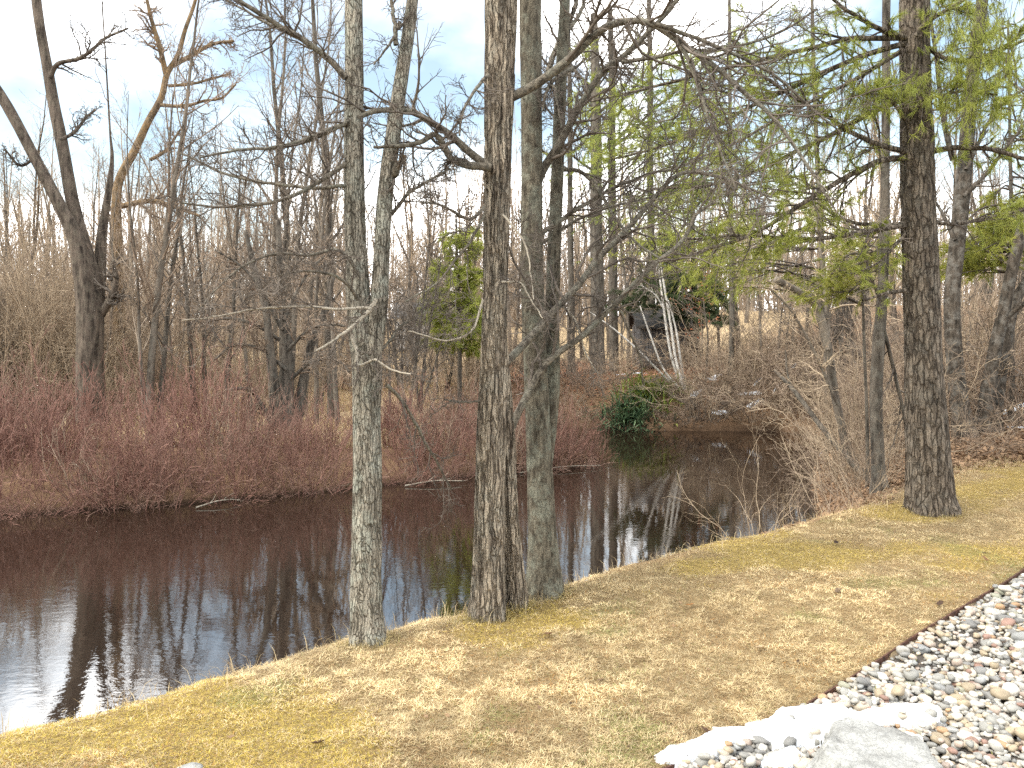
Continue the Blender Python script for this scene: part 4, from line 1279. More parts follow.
def floating_sticks():
    rng = np.random.default_rng(161)
    for (x0, y0, x1, y1, r, lab) in ((405, 487, 462, 484, .014, 'pale dead stick lying in the water behind the grey tree'), (196, 509, 240, 503, .012, 'pale dead stick at the waterline below the dogwoods'),
                                     (520, 474, 600, 468, .012, 'thin pale stick along the tip of the dogwood bank'), (300, 492, 345, 489, .011, 'short pale stick in the water left of the grey tree')):
        Y0 = EYE * F / (y0 - HOR); Y1 = EYE * F / (y1 - HOR)
        a = np.array([(x0 - 512) * Y0 / F, Y0, .02]); c = np.array([(x1 - 512) * Y1 / F, Y1, .05])
        P = smooth_path(np.array([a, (a + c) / 2 + [0, .05, .03], c]), 12)[None]; R = np.linspace(r, r * .4, 12)[None]
        t = spawn(P, R, 4, rng, .3, 1, .7, .2, .3, 5, .15, .05, .6, .004, .3)
        v, f = bundle([(P - a, R, 6), (t[0] - a, t[1], 4)])
        tag(link('dead_stick', mk_mesh('dead_stick', v, f, M['twig_pale']), None, a), lab, 'stick')


floating_sticks()


# ------------------------------------------------------------------ far bank: shed, strap-leaved plant, snow remnants
def boxv(x0, x1, y0, y1, z0, z1):
    v = np.array([(x, y, z) for x in (x0, x1) for y in (y0, y1) for z in (z0, z1)], float)
    f = np.array([(0, 1, 3, 2), (4, 6, 7, 5), (0, 4, 5, 1), (2, 3, 7, 6), (0, 2, 6, 4), (1, 5, 7, 3)])
    return v, f


def boxes(bs):
    vs, fs, o = [], [], 0
    for b_ in bs:
        v, f = boxv(*b_); vs.append(v); fs.append(f + o); o += 8
    return np.concatenate(vs), np.concatenate(fs)


def shed():
    Y = 27.0; X = (664 - 512) * Y / F; z = gz(X, Y) - .05
    root = thing('garden_shed', (X, Y, z), 'small weathered grey wooden shed across the pond behind the birches', 'shed')
    w, d, h = .92, .9, 1.25
    rng = random.Random(3)
    bs = []
    n = 15
    for i in range(n):
        x0 = -w + 2 * w * i / n
        bs.append((x0 + .006, x0 + 2 * w / n - .006, -d - .02 - rng.random() * .008, -d + .01, 0, h - .01))
    for s in (-1, 1):
        for i in range(11):
            y0 = -d + 2 * d * i / 11
            xx = s * w
            bs.append((min(xx, xx + s * (.02 + rng.random() * .008)), max(xx, xx + s * .02), y0 + .006, y0 + 2 * d / 11 - .006, 0, h + .1))
    bs.append((-w + .012, w - .012, -d + .012, d, 0, h - .02))
    v, f = boxes(bs); link('walls', mk_mesh('walls', v, f, M['boards'], False), root)
    rv = np.array([(-w - .18, -d - .25, h), (w + .18, -d - .25, h), (w + .18, 0, h + .62), (-w - .18, 0, h + .62), (-w - .18, d + .25, h), (w + .18, d + .25, h)], float)
    rv = np.vstack([rv, rv + [0, 0, .07]])
    rf = np.array([(0, 1, 2, 3), (3, 2, 5, 4), (6, 9, 8, 7), (9, 10, 11, 8), (0, 6, 7, 1), (4, 5, 11, 10), (0, 3, 9, 6), (3, 4, 10, 9), (1, 7, 8, 2), (2, 8, 11, 5)])
    link('roof', mk_mesh('roof', rv, rf, M['felt'], False), root)
    gv = np.array([(-w, -d + .02, h - .02), (-w, d, h - .02), (-w, 0, h + .58), (w, -d + .02, h - .02), (w, d, h - .02), (w, 0, h + .58)], float)
    link('gable', mk_mesh('gable', gv, np.array([(0, 1, 2), (3, 5, 4)]), M['boards'], False), root)
    v, f = boxes([(-.05, .62, -d - .06, -d - .035, .04, 1.6), (-.05, .62, -d - .075, -d - .062, .3, .4), (-.05, .62, -d - .075, -d - .062, 1.25, 1.35)])
    link('door', mk_mesh('door', v, f, M['boards'], False), root)


shed()


def outbuilding():
    Y = 41.0; X = (432 - 512) * Y / F; z = gz(X, Y) - .1
    root = thing('outbuilding', (X, Y, z), 'pale low building half hidden in the wood, left of the shaggy tree', 'building')
    w, d, h = 1.7, 1.4, 1.5
    n = 9
    v, f = boxes([(-w, w, -d, d, 0, h)] + [(-w, w, -d - .03, -d - .004, h * i / n + .01, h * (i + 1) / n - .01) for i in range(n)])
    m, nt, b = mat('pale_siding', .8, .2)
    tc = N_(nt, 'ShaderNodeTexCoord'); nn = N_(nt, 'ShaderNodeTexNoise', Scale=3, Detail=5); nt.links.new(tc.outputs['Object'], nn.inputs['Vector'])
    r = ramp(nt, [(.35, (.42, .41, .40)), (.65, (.56, .55, .54))]); nt.links.new(nn.outputs['Fac'], r.inputs['Fac']); nt.links.new(r.outputs['Color'], b.inputs['Base Color'])
    link('walls', mk_mesh('walls', v, f, m, False), root)
    rv = np.array([(-w - .2, -d - .25, h), (w + .2, -d - .25, h), (w + .2, 0, h + .75), (-w - .2, 0, h + .75), (-w - .2, d + .25, h), (w + .2, d + .25, h)], float)
    rv = np.vstack([rv, rv + [0, 0, .09]])
    rf = np.array([(0, 1, 2, 3), (3, 2, 5, 4), (6, 9, 8, 7), (9, 10, 11, 8), (0, 6, 7, 1), (4, 5, 11, 10), (0, 3, 9, 6), (3, 4, 10, 9), (1, 7, 8, 2), (2, 8, 11, 5)])
    link('roof', mk_mesh('roof', rv, rf, M['boards'], False), root)
    gv = np.array([(-w, -d, h - .02), (-w, d, h - .02), (-w, 0, h + .72), (w, -d, h - .02), (w, d, h - .02), (w, 0, h + .72)], float)
    link('gable', mk_mesh('gable', gv, np.array([(0, 1, 2), (3, 5, 4)]), m, False), root)


outbuilding()


def strap_plant(name, label, px, py, Y, seed, n, ln, cols, wid=.03, cat='plant'):
    rng = np.random.default_rng(seed)
    X = (px - 512) * Y / F
    base = np.array([X, Y, gz(X, Y)])
    q = rng.uniform(0, 2 * PI, n)
    D = norm(np.stack([np.cos(q) * rng.uniform(.1, .9, n) - .3, np.sin(q) * rng.uniform(.1, .8, n) - .5, rng.uniform(.4, 1.1, n)], 1))
    B = rng.normal(size=(n, 3)) * [.34, .3, .0]
    B[:, 2] = ground_z(B[:, 0] + X, B[:, 1] + Y) - base[2] - .02
    P, _ = walk(B, D, ln * rng.uniform(.6, 1.2, n), np.full(n, .01), 7, .05, -.17, rng)
    T = norm(np.gradient(P, axis=1))
    S = norm(np.cross(T, np.array([0, 0, 1.])))
    W = wid * np.array([.6, 1, 1, .9, .75, .5, .05])[None, :, None]
    nv = np.stack([P - S * W, P, P + S * W], 2)
    nv[:, :, 1, 2] -= wid * .5
    v = nv.reshape(-1, 3)
    idx = np.arange(len(v)).reshape(n, 7, 3)
    f = np.stack([idx[:, :-1, :-1], idx[:, :-1, 1:], idx[:, 1:, 1:], idx[:, 1:, :-1]], -1).reshape(-1, 4)
    t = np.repeat(rng.random(n), 21)[:, None]
    c = np.array(cols[0]) * (1 - t) + np.array(cols[1]) * t
    root = thing(name, base, label, cat)
    link('leaves', mk_mesh('leaves', v, f, M['strap_leaf'], True, c), root)
    link('crown', mk_mesh('crown', *bundle([(B[:60, None, :] + np.array([[[0, 0, -.1], [0, 0, 0], [0, 0, .12]]]), np.full((min(60, n), 3), .02), 5)]), M['twig_dark']), root)


strap_plant('evergreen_shrub', 'dark blue-green plant with arching strap leaves on the far bank', 632, 425, 20.6, 41, 300, .62, ((.04, .085, .045), (.21, .29, .15)), .02)
strap_plant('evergreen_shrub', 'yellow-green plant with arching strap leaves above the blue-green one', 652, 405, 21.2, 42, 240, .62, ((.10, .15, .03), (.34, .37, .09)), .02)


def oak_sapling():
    rng = np.random.default_rng(151)
    Y = 22.6; X = (706 - 512) * Y / F
    base = np.array([X, Y, gz(X, Y)])
    root = thing('oak_sapling', base, 'thin sapling still holding rusty red leaves across the pond', 'tree')
    P = smooth_path(np.array([[0, 0, -.1], [.05, 0, 1.], [-.05, .1, 2.2], [.1, 0, 3.6]]), 16)[None]; R = np.linspace(.03, .008, 16)[None]
    v, f = bundle([(P, R, 6)]); link('trunk', mk_mesh('trunk', v, f, M['bark_dark']), root)
    a = spawn(P, R, 22, rng, .2, 1, 1.1, .2, .28, 6, .15, .02, .5, .006, .3)
    b = spawn(*a, 4, rng, .2, 1, .7, .2, .5, 4, .2, 0, .6, .005, .3)
    v, f = bundle([(*a, 4), (*b, 3)]); link('twigs', mk_mesh('twigs', v, f, M['twig_brown']), root)
    c = np.concatenate([b[0][:, k] for k in (1, 2, 3)]); c = c[rng.random(len(c)) < np.where(c[:, 2] > 1.2, .8, .25)]
    n = len(c); u = norm(rng.normal(size=(n, 3))) * rng.uniform(.03, .07, (n, 1)); w = norm(np.cross(u, rng.normal(size=(n, 3)))) * rng.uniform(.02, .035, (n, 1))
    v = np.stack([c, c + u * .6 + w, c + u * 1.4, c + u * .6 - w], 1).reshape(-1, 3)
    col = mixcol(rng.random(n), (.22, .06, .03), (.48, .18, .09))
    link('leaves', mk_mesh('leaves', v, np.arange(4 * n).reshape(n, 4), M['dry_leaf'], False, np.repeat(col, 4, 0)), root)


def snow_blob(X, Y, sx, sy, h, seed, rot=0.):
    n, mrad = 22, 9
    v = [(0, 0, h)]
    for k in range(1, mrad + 1):
        for i in range(n):
            a = 2 * PI * i / n
            e = 1 + .45 * (float(vnoise(np.array([math.cos(a) * 1.6 + seed]), np.array([math.sin(a) * 1.6]), seed=seed)[0]) - .5) * 2
            t = k / mrad
            v.append((math.cos(a) * sx * e * t, math.sin(a) * sy * e * t, h * (1 - t * t) ** .6 - (.03 if k == mrad else 0)))
    v = np.array(v)
    v[:, 2] += (fbm(v[:, 0] * 9 + seed, v[:, 1] * 9, seed=seed) - .5) * h * .9
    c, s = math.cos(rot), math.sin(rot)
    v[:, :2] = v[:, :2] @ np.array([[c, s], [-s, c]])
    wz = ground_z(v[:, 0] + X, v[:, 1] + Y) - gz(X, Y)
    v[:, 2] += wz
    f1 = np.array([(0, 1 + i, 1 + (i + 1) % n) for i in range(n)])
    f2 = np.array([(1 + (k - 1) * n + i, 1 + k * n + i, 1 + k * n + (i + 1) % n, 1 + (k - 1) * n + (i + 1) % n) for k in range(1, mrad) for i in range(n)])
    return v, f1, f2


def far_snow():
    rng = random.Random(21)
    spots = [(rng.uniform(694, 800), 0, rng.uniform(20.5, 22.2)) for _ in range(11)] + [(806, 0, 17.6), (812, 0, 16.8), (826, 0, 15.4), (838, 0, 14.8), (640, 0, 24), (622, 0, 23.2), (1008, 0, 12.4), (1020, 0, 11.5), (180, 0, 18), (164, 0, 13.9)]
    for i, (px, py, Y) in enumerate(spots):
        X = (px - 512) * Y / F
        v, f1, f2 = snow_blob(X, Y, rng.uniform(.12, .32), rng.uniform(.03, .06), rng.uniform(.015, .03), i + 60, rng.uniform(-.6, .9))
        o = link('snow_patch', mk_mesh('snow_patch', v, [f1, f2], M['snow']), None, (X, Y, gz(X, Y) + .01))
        where = 'on the slope behind the tall pine' if px > 950 else 'at the water behind the thin pale brush' if 800 < px < 950 else 'among the twigs of the far bank' if px > 690 else 'on the leafy far bank' if px > 600 else 'in the meadow behind the dogwoods'
        tag(o, f'small remnant of white snow {where}', 'snow patch', f'snow remnants {where}')


far_snow()


# ------------------------------------------------------------------ meadow grass and bank litter
def blades(X, Y, Z, rng, ln, wid, pitch, cols, n_bend=2):
    n = len(X)
    a = rng.uniform(0, 2 * PI, n)
    ca, sa = np.cos(a), np.sin(a)
    h = np.sin(pitch) * ln; l = np.cos(pitch) * ln
    p0 = np.stack([X, Y, Z], 1)
    tip = p0 + np.stack([ca * l, sa * l, h * .75], 1)
    mid = p0 + np.stack([ca * l * .45, sa * l * .45, h * .6], 1)
    s = np.stack([-sa, ca, rng.normal(size=n) * .3], 1) * (wid * .5)[:, None]
    v = np.stack([p0 - s, p0 + s, mid + s * .8, mid - s * .8, tip], 1).reshape(-1, 3)
    i = np.arange(n)[:, None] * 5
    q = i + np.array([[0, 1, 2, 3]]); t = i + np.array([[3, 2, 4]])
    return v, [q, t], np.repeat(cols, 5, 0)


def mixcol(t, a, b_):
    return np.array(a) * (1 - t[:, None]) + np.array(b_) * t[:, None]


def lawn_grass():
    rng = np.random.default_rng(101)
    n = 1050000
    # denser where it is near
    Y = 2.4 + (9.8 - 2.4) * rng.random(n) ** 1.55
    X = rng.uniform(-1.0, 1.0, n) * (.72 * Y + .5)
    keep = (rng.random(n) < lawn_mask(X, Y)) & (edge_sd(X, Y) < -.008)
    X, Y = X[keep], Y[keep]
    Z = ground_z(X, Y)
    n = len(X)
    moss, green = lawn_tint(X, Y)
    thin = fbm(X * 3, Y * 3, seed=44)
    tuft = fbm(X * 11, Y * 11, seed=45, octv=3)
    patch = fbm(X * 1.9 + 5, Y * 2.2, seed=46)
    k = rng.random(n) < .6 + .4 * sstep(.34, .52, tuft)
    X, Y, Z, moss, green, thin, tuft, patch = [q[k] for q in (X, Y, Z, moss, green, thin, tuft, patch)]
    n = len(X)
    Z = Z + np.maximum(tuft - .35, 0) * .035 + .003
    t = rng.random(n)
    col = mixcol(t, (.42, .31, .155), (.76, .62, .38))
    col = col * (.72 + .56 * sstep(.35, .65, tuft))[:, None] * (.85 + .3 * sstep(.35, .65, patch))[:, None]
    br = rng.random(n) < .14 + .25 * (thin < .42) + .2 * (tuft < .42)
    col[br] = mixcol(rng.random(br.sum()), (.18, .115, .06), (.42, .28, .14))
    gm = rng.random(n) < moss * .65
    col[gm] = mixcol(rng.random(gm.sum()), (.40, .30, .055), (.66, .50, .13))
    gg = rng.random(n) < green * .4 + .03
    col[gg] = mixcol(rng.random(gg.sum()), (.19, .20, .06), (.38, .37, .15))
    org = rng.random(n) < .04 * sstep(.5, .7, fbm(X * 1.1, Y * 1.3, seed=47))*3
    col[org] = (.42, .22, .07)
    ln = rng.uniform(.014, .042, n) * (1 - .45 * moss)
    pitch = np.abs(rng.normal(size=n)) * .30 * (.5 + tuft) + .05
    wid = rng.uniform(.0009, .0022, n) * (1 + .06 * Y)
    v, f, c = blades(X, Y, Z, rng, ln, wid, pitch, col)
    o = link('grass', mk_mesh('grass', v, f, M['grass'], True, c))
    tag(o, 'short straw-coloured winter grass with mossy patches on the lawn', 'grass', kind='stuff')
    # longer dead grass along the lip of the bank
    n = 9000
    s = rng.uniform(-2.6, 10, n); w = rng.normal(size=n) * .16 - .18
    dx, dy = .793, .609
    X = -2.0 + dx * s - .609 * -w * 1.0; Y = 3.14 + dy * s + .793 * -w
    cl = fbm(X * 2.2, Y * 2.2, seed=49)
    k = rng.random(n) < sstep(.42, .68, cl) * .8 + .12
    X, Y = X[k], Y[k]; n = len(X)
    v, f, c = blades(X, Y, ground_z(X, Y) - .01, rng, rng.uniform(.05, .19, n), rng.uniform(.002, .0035, n), rng.uniform(.3, 1.3, n), mixcol(rng.random(n), (.30, .20, .10), (.62, .50, .30)))
    o = link('dead_grass', mk_mesh('dead_grass', v, f, M['grass'], True, c))
    tag(o, 'longer dead grass along the lip of the bank', 'grass', kind='stuff')


lawn_grass()


def trunk_tufts():
    rng = np.random.default_rng(131)
    Xs, Ys = [], []
    for (bx, by, r) in [(pt(368, 652, 4.3)[0], 4.3, .10), (pt(487, 614, 4.68)[0], 4.68, .11), (pt(517, 606, 4.86)[0], 4.86, .07), (pt(545, 598, 5.1)[0], 5.1, .12), (pt(931, 512, 7.35)[0], 7.35, .23)]:
        k = 420
        a = rng.uniform(0, 2 * PI, k); q = r * (1.02 + np.abs(rng.normal(size=k)) * .5)
        Xs.append(bx + np.cos(a) * q); Ys.append(by + np.sin(a) * q)
    X = np.concatenate(Xs); Y = np.concatenate(Ys); n = len(X)
    v, f, c = blades(X, Y, ground_z(X, Y) - .01, rng, rng.uniform(.03, .12, n), rng.uniform(.0015, .003, n), rng.uniform(.3, 1.4, n), mixcol(rng.random(n), (.20, .16, .05), (.58, .46, .24)))
    o = link('base_grass', mk_mesh('base_grass', v, f, M['grass'], True, c))
    tag(o, 'tufts of grass around the feet of the lawn trees', 'grass', kind='stuff')
    # crumbs of leaf and bark
    n = 5200
    Y = rng.uniform(2.5, 9.8, n); X = rng.uniform(-1, 1, n) * (.7 * Y + .3)
    k = (rng.random(n) < lawn_mask(X, Y)) & (rng.random(n) < .15 + .85 * sstep(.45, .7, fbm(X * 1.2, Y * 1.2, seed=61)))
    X, Y = X[k], Y[k]; n = len(X)
    Z = ground_z(X, Y) + .014
    a = rng.uniform(0, 2 * PI, n); s = np.minimum(rng.lognormal(-4.9, .5, n), .022)
    u = np.stack([np.cos(a), np.sin(a), rng.normal(size=n) * .3], 1) * s[:, None]
    w = np.stack([-np.sin(a), np.cos(a), rng.normal(size=n) * .3], 1) * (s * rng.uniform(.15, .7, n))[:, None]
    p = np.stack([X, Y, Z], 1)
    v = np.stack([p - u, p + w, p + u, p - w], 1).reshape(-1, 3)
    col = mixcol(rng.random(n), (.06, .04, .025), (.34, .22, .13))
    o = link('leaf_crumbs', mk_mesh('leaf_crumbs', v, np.arange(4 * n).reshape(n, 4), M['dry_leaf'], False, np.repeat(col, 4, 0)))
    tag(o, 'brown leaf and bark crumbs strewn over the lawn', 'leaf litter', kind='stuff')


trunk_tufts()


def meadow_grass():
    rng = np.random.default_rng(103)
    n = 60000
    Y = rng.uniform(13.5, 24, n); X = rng.uniform(-11, -1.2, n)
    k = (water_sd(X, Y) > 1.0) & (rng.random(n) < sstep(.35, .6, fbm(X * .7, Y * .7, seed=55)))
    X, Y = X[k], Y[k]; n = len(X)
    v, f, c = blades(X, Y, ground_z(X, Y), rng, rng.uniform(.15, .5, n), rng.uniform(.006, .012, n), rng.uniform(.5, 1.4, n), mixcol(rng.random(n), (.36, .25, .13), (.70, .56, .36)))
    o = link('meadow_grass', mk_mesh('meadow_grass', v, f, M['grass'], True, c))
    tag(o, 'tan dead meadow grass behind the dogwoods', 'grass', kind='stuff')


meadow_grass()
oak_sapling()


def leaf_litter():
    rng = np.random.default_rng(105)
    n = 90000
    Y = 7.0 + 24 * rng.random(n) ** 1.2
    X = rng.uniform(-.05, 1., n) * (.75 * Y) + .2
    d = water_sd(X, Y)
    k = (d > .05) & (rng.random(n) > lawn_mask(X, Y) * 1.0 + .02) & (d < 9)
    X, Y = X[k], Y[k]; n = len(X)
    Z = ground_z(X, Y) + .012
    a = rng.uniform(0, 2 * PI, n); s = rng.uniform(.02, .05, n)
    u = np.stack([np.cos(a), np.sin(a), rng.normal(size=n) * .35], 1) * s[:, None]
    w = np.stack([-np.sin(a), np.cos(a), rng.normal(size=n) * .35], 1) * s[:, None] * .6
    p = np.stack([X, Y, Z], 1)
    v = np.stack([p - u, p + w, p + u, p - w], 1).reshape(-1, 3)
    f = np.arange(4 * n).reshape(n, 4)
    col = mixcol(rng.random(n), (.13, .075, .045), (.42, .27, .16))
    red = (Y > 21) & (X < 6) & (rng.random(n) < .6)
    col[red] = mixcol(rng.random(red.sum()), (.25, .09, .05), (.46, .22, .12))
    o = link('leaf_litter', mk_mesh('leaf_litter', v, f, M['dry_leaf'], False, np.repeat(col, 4, 0)))
    tag(o, 'brown fallen leaves covering the right and far banks', 'leaf litter', kind='stuff')


leaf_litter()

# ------------------------------------------------------------------ gravel bed: edging, boulder, pebbles, snow
Z0 = .8


def edging():
    e = smooth_path(np.column_stack([EDGE, np.zeros(len(EDGE))]), 260)
    z = ground_z(e[:, 0], e[:, 1], True)
    z = np.convolve(np.pad(z, 6, mode='edge'), np.ones(13) / 13, mode='valid') + .004 + (vnoise(e[:, 0] * 1.5, e[:, 1] * 1.5, seed=77) - .5) * .008
    t = norm(np.gradient(e, axis=0)); nrm = np.stack([t[:, 1], -t[:, 0], np.zeros(len(t))], 1)
    nrm += nrm * ((vnoise(e[:, 0] * 3, e[:, 1] * 3, seed=78) - .5) * .1)[:, None]
    w = .004
    rows = []
    for s, h in ((-w, -.12), (-w, 0), (w, 0), (w, -.12)):
        q = e + nrm * s; q[:, 2] = z + h
        rows.append(q)
    V = np.stack(rows, 1)
    idx = np.arange(V.shape[0] * 4).reshape(-1, 4)
    f = [np.stack([idx[:-1, j], idx[1:, j], idx[1:, j + 1], idx[:-1, j + 1]], -1) for j in range(3)]
    o = link('garden_edging', mk_mesh('garden_edging', V.reshape(-1, 3), np.concatenate(f), M['rust'], False))
    tag(o, 'thin rusty metal edging strip between the lawn and the pebbles', 'edging')


edging()

_ico = {}


def ico(level):
    if level not in _ico:
        import bmesh
        bm = bmesh.new()
        bmesh.ops.create_icosphere(bm, subdivisions=level, radius=1)
        bm.verts.ensure_lookup_table()
        _ico[level] = (np.array([v.co[:] for v in bm.verts]), np.array([[v.index for v in f.verts] for f in bm.faces]))
        bm.free()
    return _ico[level]


BOULDER = (1.30, 2.90)


def boulder():
    v, f = ico(6)
    x, y, z = v.T
    # cut by planes: an angular slab with a broad, slightly sloping top
    planes = [((.05, -.08, 1), .50), ((-.85, -.25, .35), .78), ((.9, -.1, .25), .80), ((.35, -.85, .5), .82), ((-.3, .9, .3), .80), ((.5, .8, .4), .85), ((-.55, -.75, .5), .80), ((-.7, .55, .6), .72), ((.75, .3, .7), .86)]
    r = np.full(len(v), 1.05)
    for nrm, d in planes:
        nn = np.array(nrm) / np.linalg.norm(nrm)
        c = v @ nn
        r = np.minimum(r, np.where(c > .05, d / np.maximum(c, .05), 9))
    r = r * (1 + (fbm(x * 2.5, y * 2.5, z * 2.5, seed=2) - .5) * .22 + (fbm(x * 11, y * 11, z * 11, seed=4) - .5) * .07 + (fbm(x * 30, y * 30, z * 30, seed=5) - .5) * .02)
    p = v * r[:, None] * np.array([.30, .25, .30])
    z0 = .8 - .045
    o = link('boulder', mk_mesh('boulder', p, f, M['boulder']), None, (BOULDER[0], BOULDER[1], z0 + .01))
    o.rotation_euler = (0, 0, .2)
    tag(o, 'large pale grey angular boulder lying among the pebbles', 'boulder')


boulder()

SNOW_PX = [
    [(655, 752), (672, 742), (692, 733), (715, 722), (738, 717), (752, 722), (742, 730), (722, 738), (700, 746), (680, 755), (662, 757)],
    [(738, 724), (758, 712), (778, 703), (805, 700), (838, 699), (862, 706), (880, 703), (905, 697), (930, 698), (946, 704), (944, 713), (915, 717), (885, 716), (862, 718), (848, 728), (820, 737), (795, 742), (778, 739), (765, 732), (748, 731)],
    [(752, 752), (770, 745), (795, 743), (808, 748), (800, 755), (780, 762), (760, 760)],
]
SNOW_LAB = ['flat white snow strip lying across the edging left of the boulder', 'largest white snow patch on the pebbles behind the boulder', 'small thin snow patch on the pebbles left beside the boulder']


def poly_sd(poly, x, y):
    best = np.full(x.shape, 1e9); inside = np.zeros(x.shape, bool)
    n = len(poly)
    for i in range(n):
        ax, ay = poly[i]; bx, by = poly[(i + 1) % n]
        ex, ey = bx - ax, by - ay
        t = np.clip(((x - ax) * ex + (y - ay) * ey) / (ex * ex + ey * ey), 0, 1)
        best = np.minimum(best, np.hypot(x - ax - t * ex, y - ay - t * ey))
        c = (ay > y) != (by > y)
        xi = ax + (y - ay) * ex / (ey if ey else 1e-9)
        inside ^= c & (x < xi)
    return np.where(inside, best, -best)


def gravel():
    rng = np.random.default_rng(207)
    cell = .006
    x0, x1, y0, y1 = -.6, 5.0, 1.7, 7.0
    nx, ny = int((x1 - x0) / cell), int((y1 - y0) / cell)
    gx = x0 + (np.arange(nx) + .5) * cell; gy = y0 + (np.arange(ny) + .5) * cell
    GX, GY = np.meshgrid(gx, gy, indexing='ij')
    H = (ground_z(GX, GY) - .03).astype(np.float32)
    tv, tf = ico(2)
    tone = {'white': (.55, .53, .50), 'pale grey': (.42, .41, .39), 'grey': (.30, .30, .29), 'dark grey': (.20, .20, .20), 'cream': (.48, .43, .36), 'tan': (.36, .30, .22),
            'pinkish': (.40, .33, .29), 'reddish': (.28, .18, .15), 'greenish': (.31, .31, .25), 'rusty orange': (.38, .25, .15), 'bluish grey': (.30, .31, .32)}
    names = list(tone); wts = np.array([.17, .20, .15, .07, .13, .08, .08, .03, .03, .02, .04]); wts /= wts.sum()
    peb = []
    N = 13500
    tries = 0
    while len(peb) < N and tries < 90000:
        tries += 1
        # 3 candidate spots, take the lowest
        best = None
        for _ in range(3):
            yy = y0 + .1 + (y1 - y0 - .2) * rng.random() ** 1.3
            xx = rng.uniform(max(x0 + .1, (yy - 2.4) / .9 - .3), min(x1 - .1, .78 * yy + .55))
            if edge_sd(np.array([xx]), np.array([yy]))[0] < .016: continue
            if ((xx - BOULDER[0]) / .27) ** 2 + ((yy - BOULDER[1]) / .21) ** 2 < 1: continue
            hh = H[int((xx - x0) / cell), int((yy - y0) / cell)] - float(Z0)
            if best is None or hh < best[2]: best = (xx, yy, hh)
        if best is None: continue
        xx, yy, _ = best
        a = float(np.clip(rng.lognormal(-4.17, .40), .007, .045)); b_ = a * rng.uniform(.62, .95); c_ = a * rng.uniform(.38, .68)
        rot = rng.uniform(0, PI)
        R_ = a
        i0, i1 = max(0, int((xx - R_ - x0) / cell)), min(nx, int((xx + R_ - x0) / cell) + 1)
        j0, j1 = max(0, int((yy - R_ - y0) / cell)), min(ny, int((yy + R_ - y0) / cell) + 1)
        dx = GX[i0:i1, j0:j1] - xx; dy = GY[i0:i1, j0:j1] - yy
        u = (dx * math.cos(rot) + dy * math.sin(rot)) / a; w = (-dx * math.sin(rot) + dy * math.cos(rot)) / b_
        q = u * u + w * w
        msk = q < .8
        if not msk.any(): continue
        sub = H[i0:i1, j0:j1]
        bottom = -c_ * np.sqrt(np.maximum(0, 1 - q))
        zc = np.percentile((sub - bottom)[msk], 62)
        top = zc + c_ * np.sqrt(np.maximum(0, 1 - q))
        H[i0:i1, j0:j1] = np.where(q < 1, np.maximum(sub, top), sub)
        # tilt with the local slope
        peb.append((xx, yy, zc, a, b_, c_, rot, int(rng.choice(len(names), p=wts)), int(rng.integers(1e6))))
    geo = []
    for (xx, yy, zc, a, b_, c_, rot, ci, sd) in peb:
        r2 = np.random.default_rng(sd)
        o3 = r2.uniform(0, 50, 3)
        s = 1 + (vnoise(tv[:, 0] * 1.1 + o3[0], tv[:, 1] * 1.1 + o3[1], tv[:, 2] * 1.1 + o3[2], seed=3) - .5) * .75
        e = r2.uniform(.62, 1.05)
        q = np.sign(tv) * np.abs(tv) ** e
        v = q * s[:, None] * np.array([a, b_, c_])
        tx, ty = r2.normal(0, .16, 2)
        Rm = np.array(Matrix.Rotation(rot, 3, 'Z') @ Matrix.Rotation(tx, 3, 'X') @ Matrix.Rotation(ty, 3, 'Y'))
        v = v @ Rm.T
        col = np.array(tone[names[ci]]) * np.array([1.04, 1.0, .93]) * r2.uniform(.74, 1.02)
        st = vnoise(tv[:, 0] * 2.5 + o3[1], tv[:, 1] * 2.5 + o3[2], tv[:, 2] * (2.5 if r2.random() < .6 else 7) + o3[0], seed=6)[:, None]
        col = col * (.8 + .4 * st)
        geo.append((v, np.clip(col, 0, .85)))
    # the 300 that show largest become things of their own
    score = []
    for i, (xx, yy, zc, a, b_, c_, *_r) in enumerate(peb):
        px = 512 + xx * F / yy; py = HOR + (EYE - zc) * F / yy
        top = H[int((xx - x0) / cell), int((yy - y0) / cell)]
        vis = (650 < px < 1018) and (560 < py < 763) and top - (zc + c_) < .004
        score.append((a * b_) ** .5 / yy if vis else 0)
    order = np.argsort(score)[::-1]
    own = set(int(i) for i in order[:300] if score[i] > 0)
    szs = np.array([peb[i][3] for i in own]); q1, q2 = np.percentile(szs, [33, 75])
    for i in sorted(own):
        xx, yy, zc, a, b_, c_, rot, ci, sd = peb[i]
        v, col = geo[i]
        o = link('pebble', mk_mesh('pebble', v, tf, M['pebble'], True, col), None, (xx, yy, zc))
        size = 'small' if a < q1 else 'medium' if a < q2 else 'large'
        shape = 'flat' if c_ / a < .46 else 'elongated' if b_ / a < .72 else 'rounded'
        px = 512 + xx * F / yy; py = HOR + (EYE - zc) * F / yy
        es = edge_sd(np.array([xx]), np.array([yy]))[0]
        bd = math.hypot((xx - BOULDER[0]), (yy - BOULDER[1]))
        if bd < .42: where = 'right of the boulder' if xx > BOULDER[0] + .15 else 'left of the boulder' if xx < BOULDER[0] - .15 else 'just behind the boulder'
        elif es < .14: where = 'against the rusty edging'
        elif py < 640: where = 'high up near the right edge of the bed'
        elif py < 700: where = 'in the middle of the pebble bed'
        elif px > 960: where = 'in the lower right corner'
        elif px < 740: where = 'in the lower left of the bed beside the snow'
        else: where = 'between the snow and the lower right corner'
        tag(o, f'{size} {shape} {names[ci]} pebble {where}', 'pebble', f'pebbles {where}')
    vs, fs, cs, off = [], [], [], 0
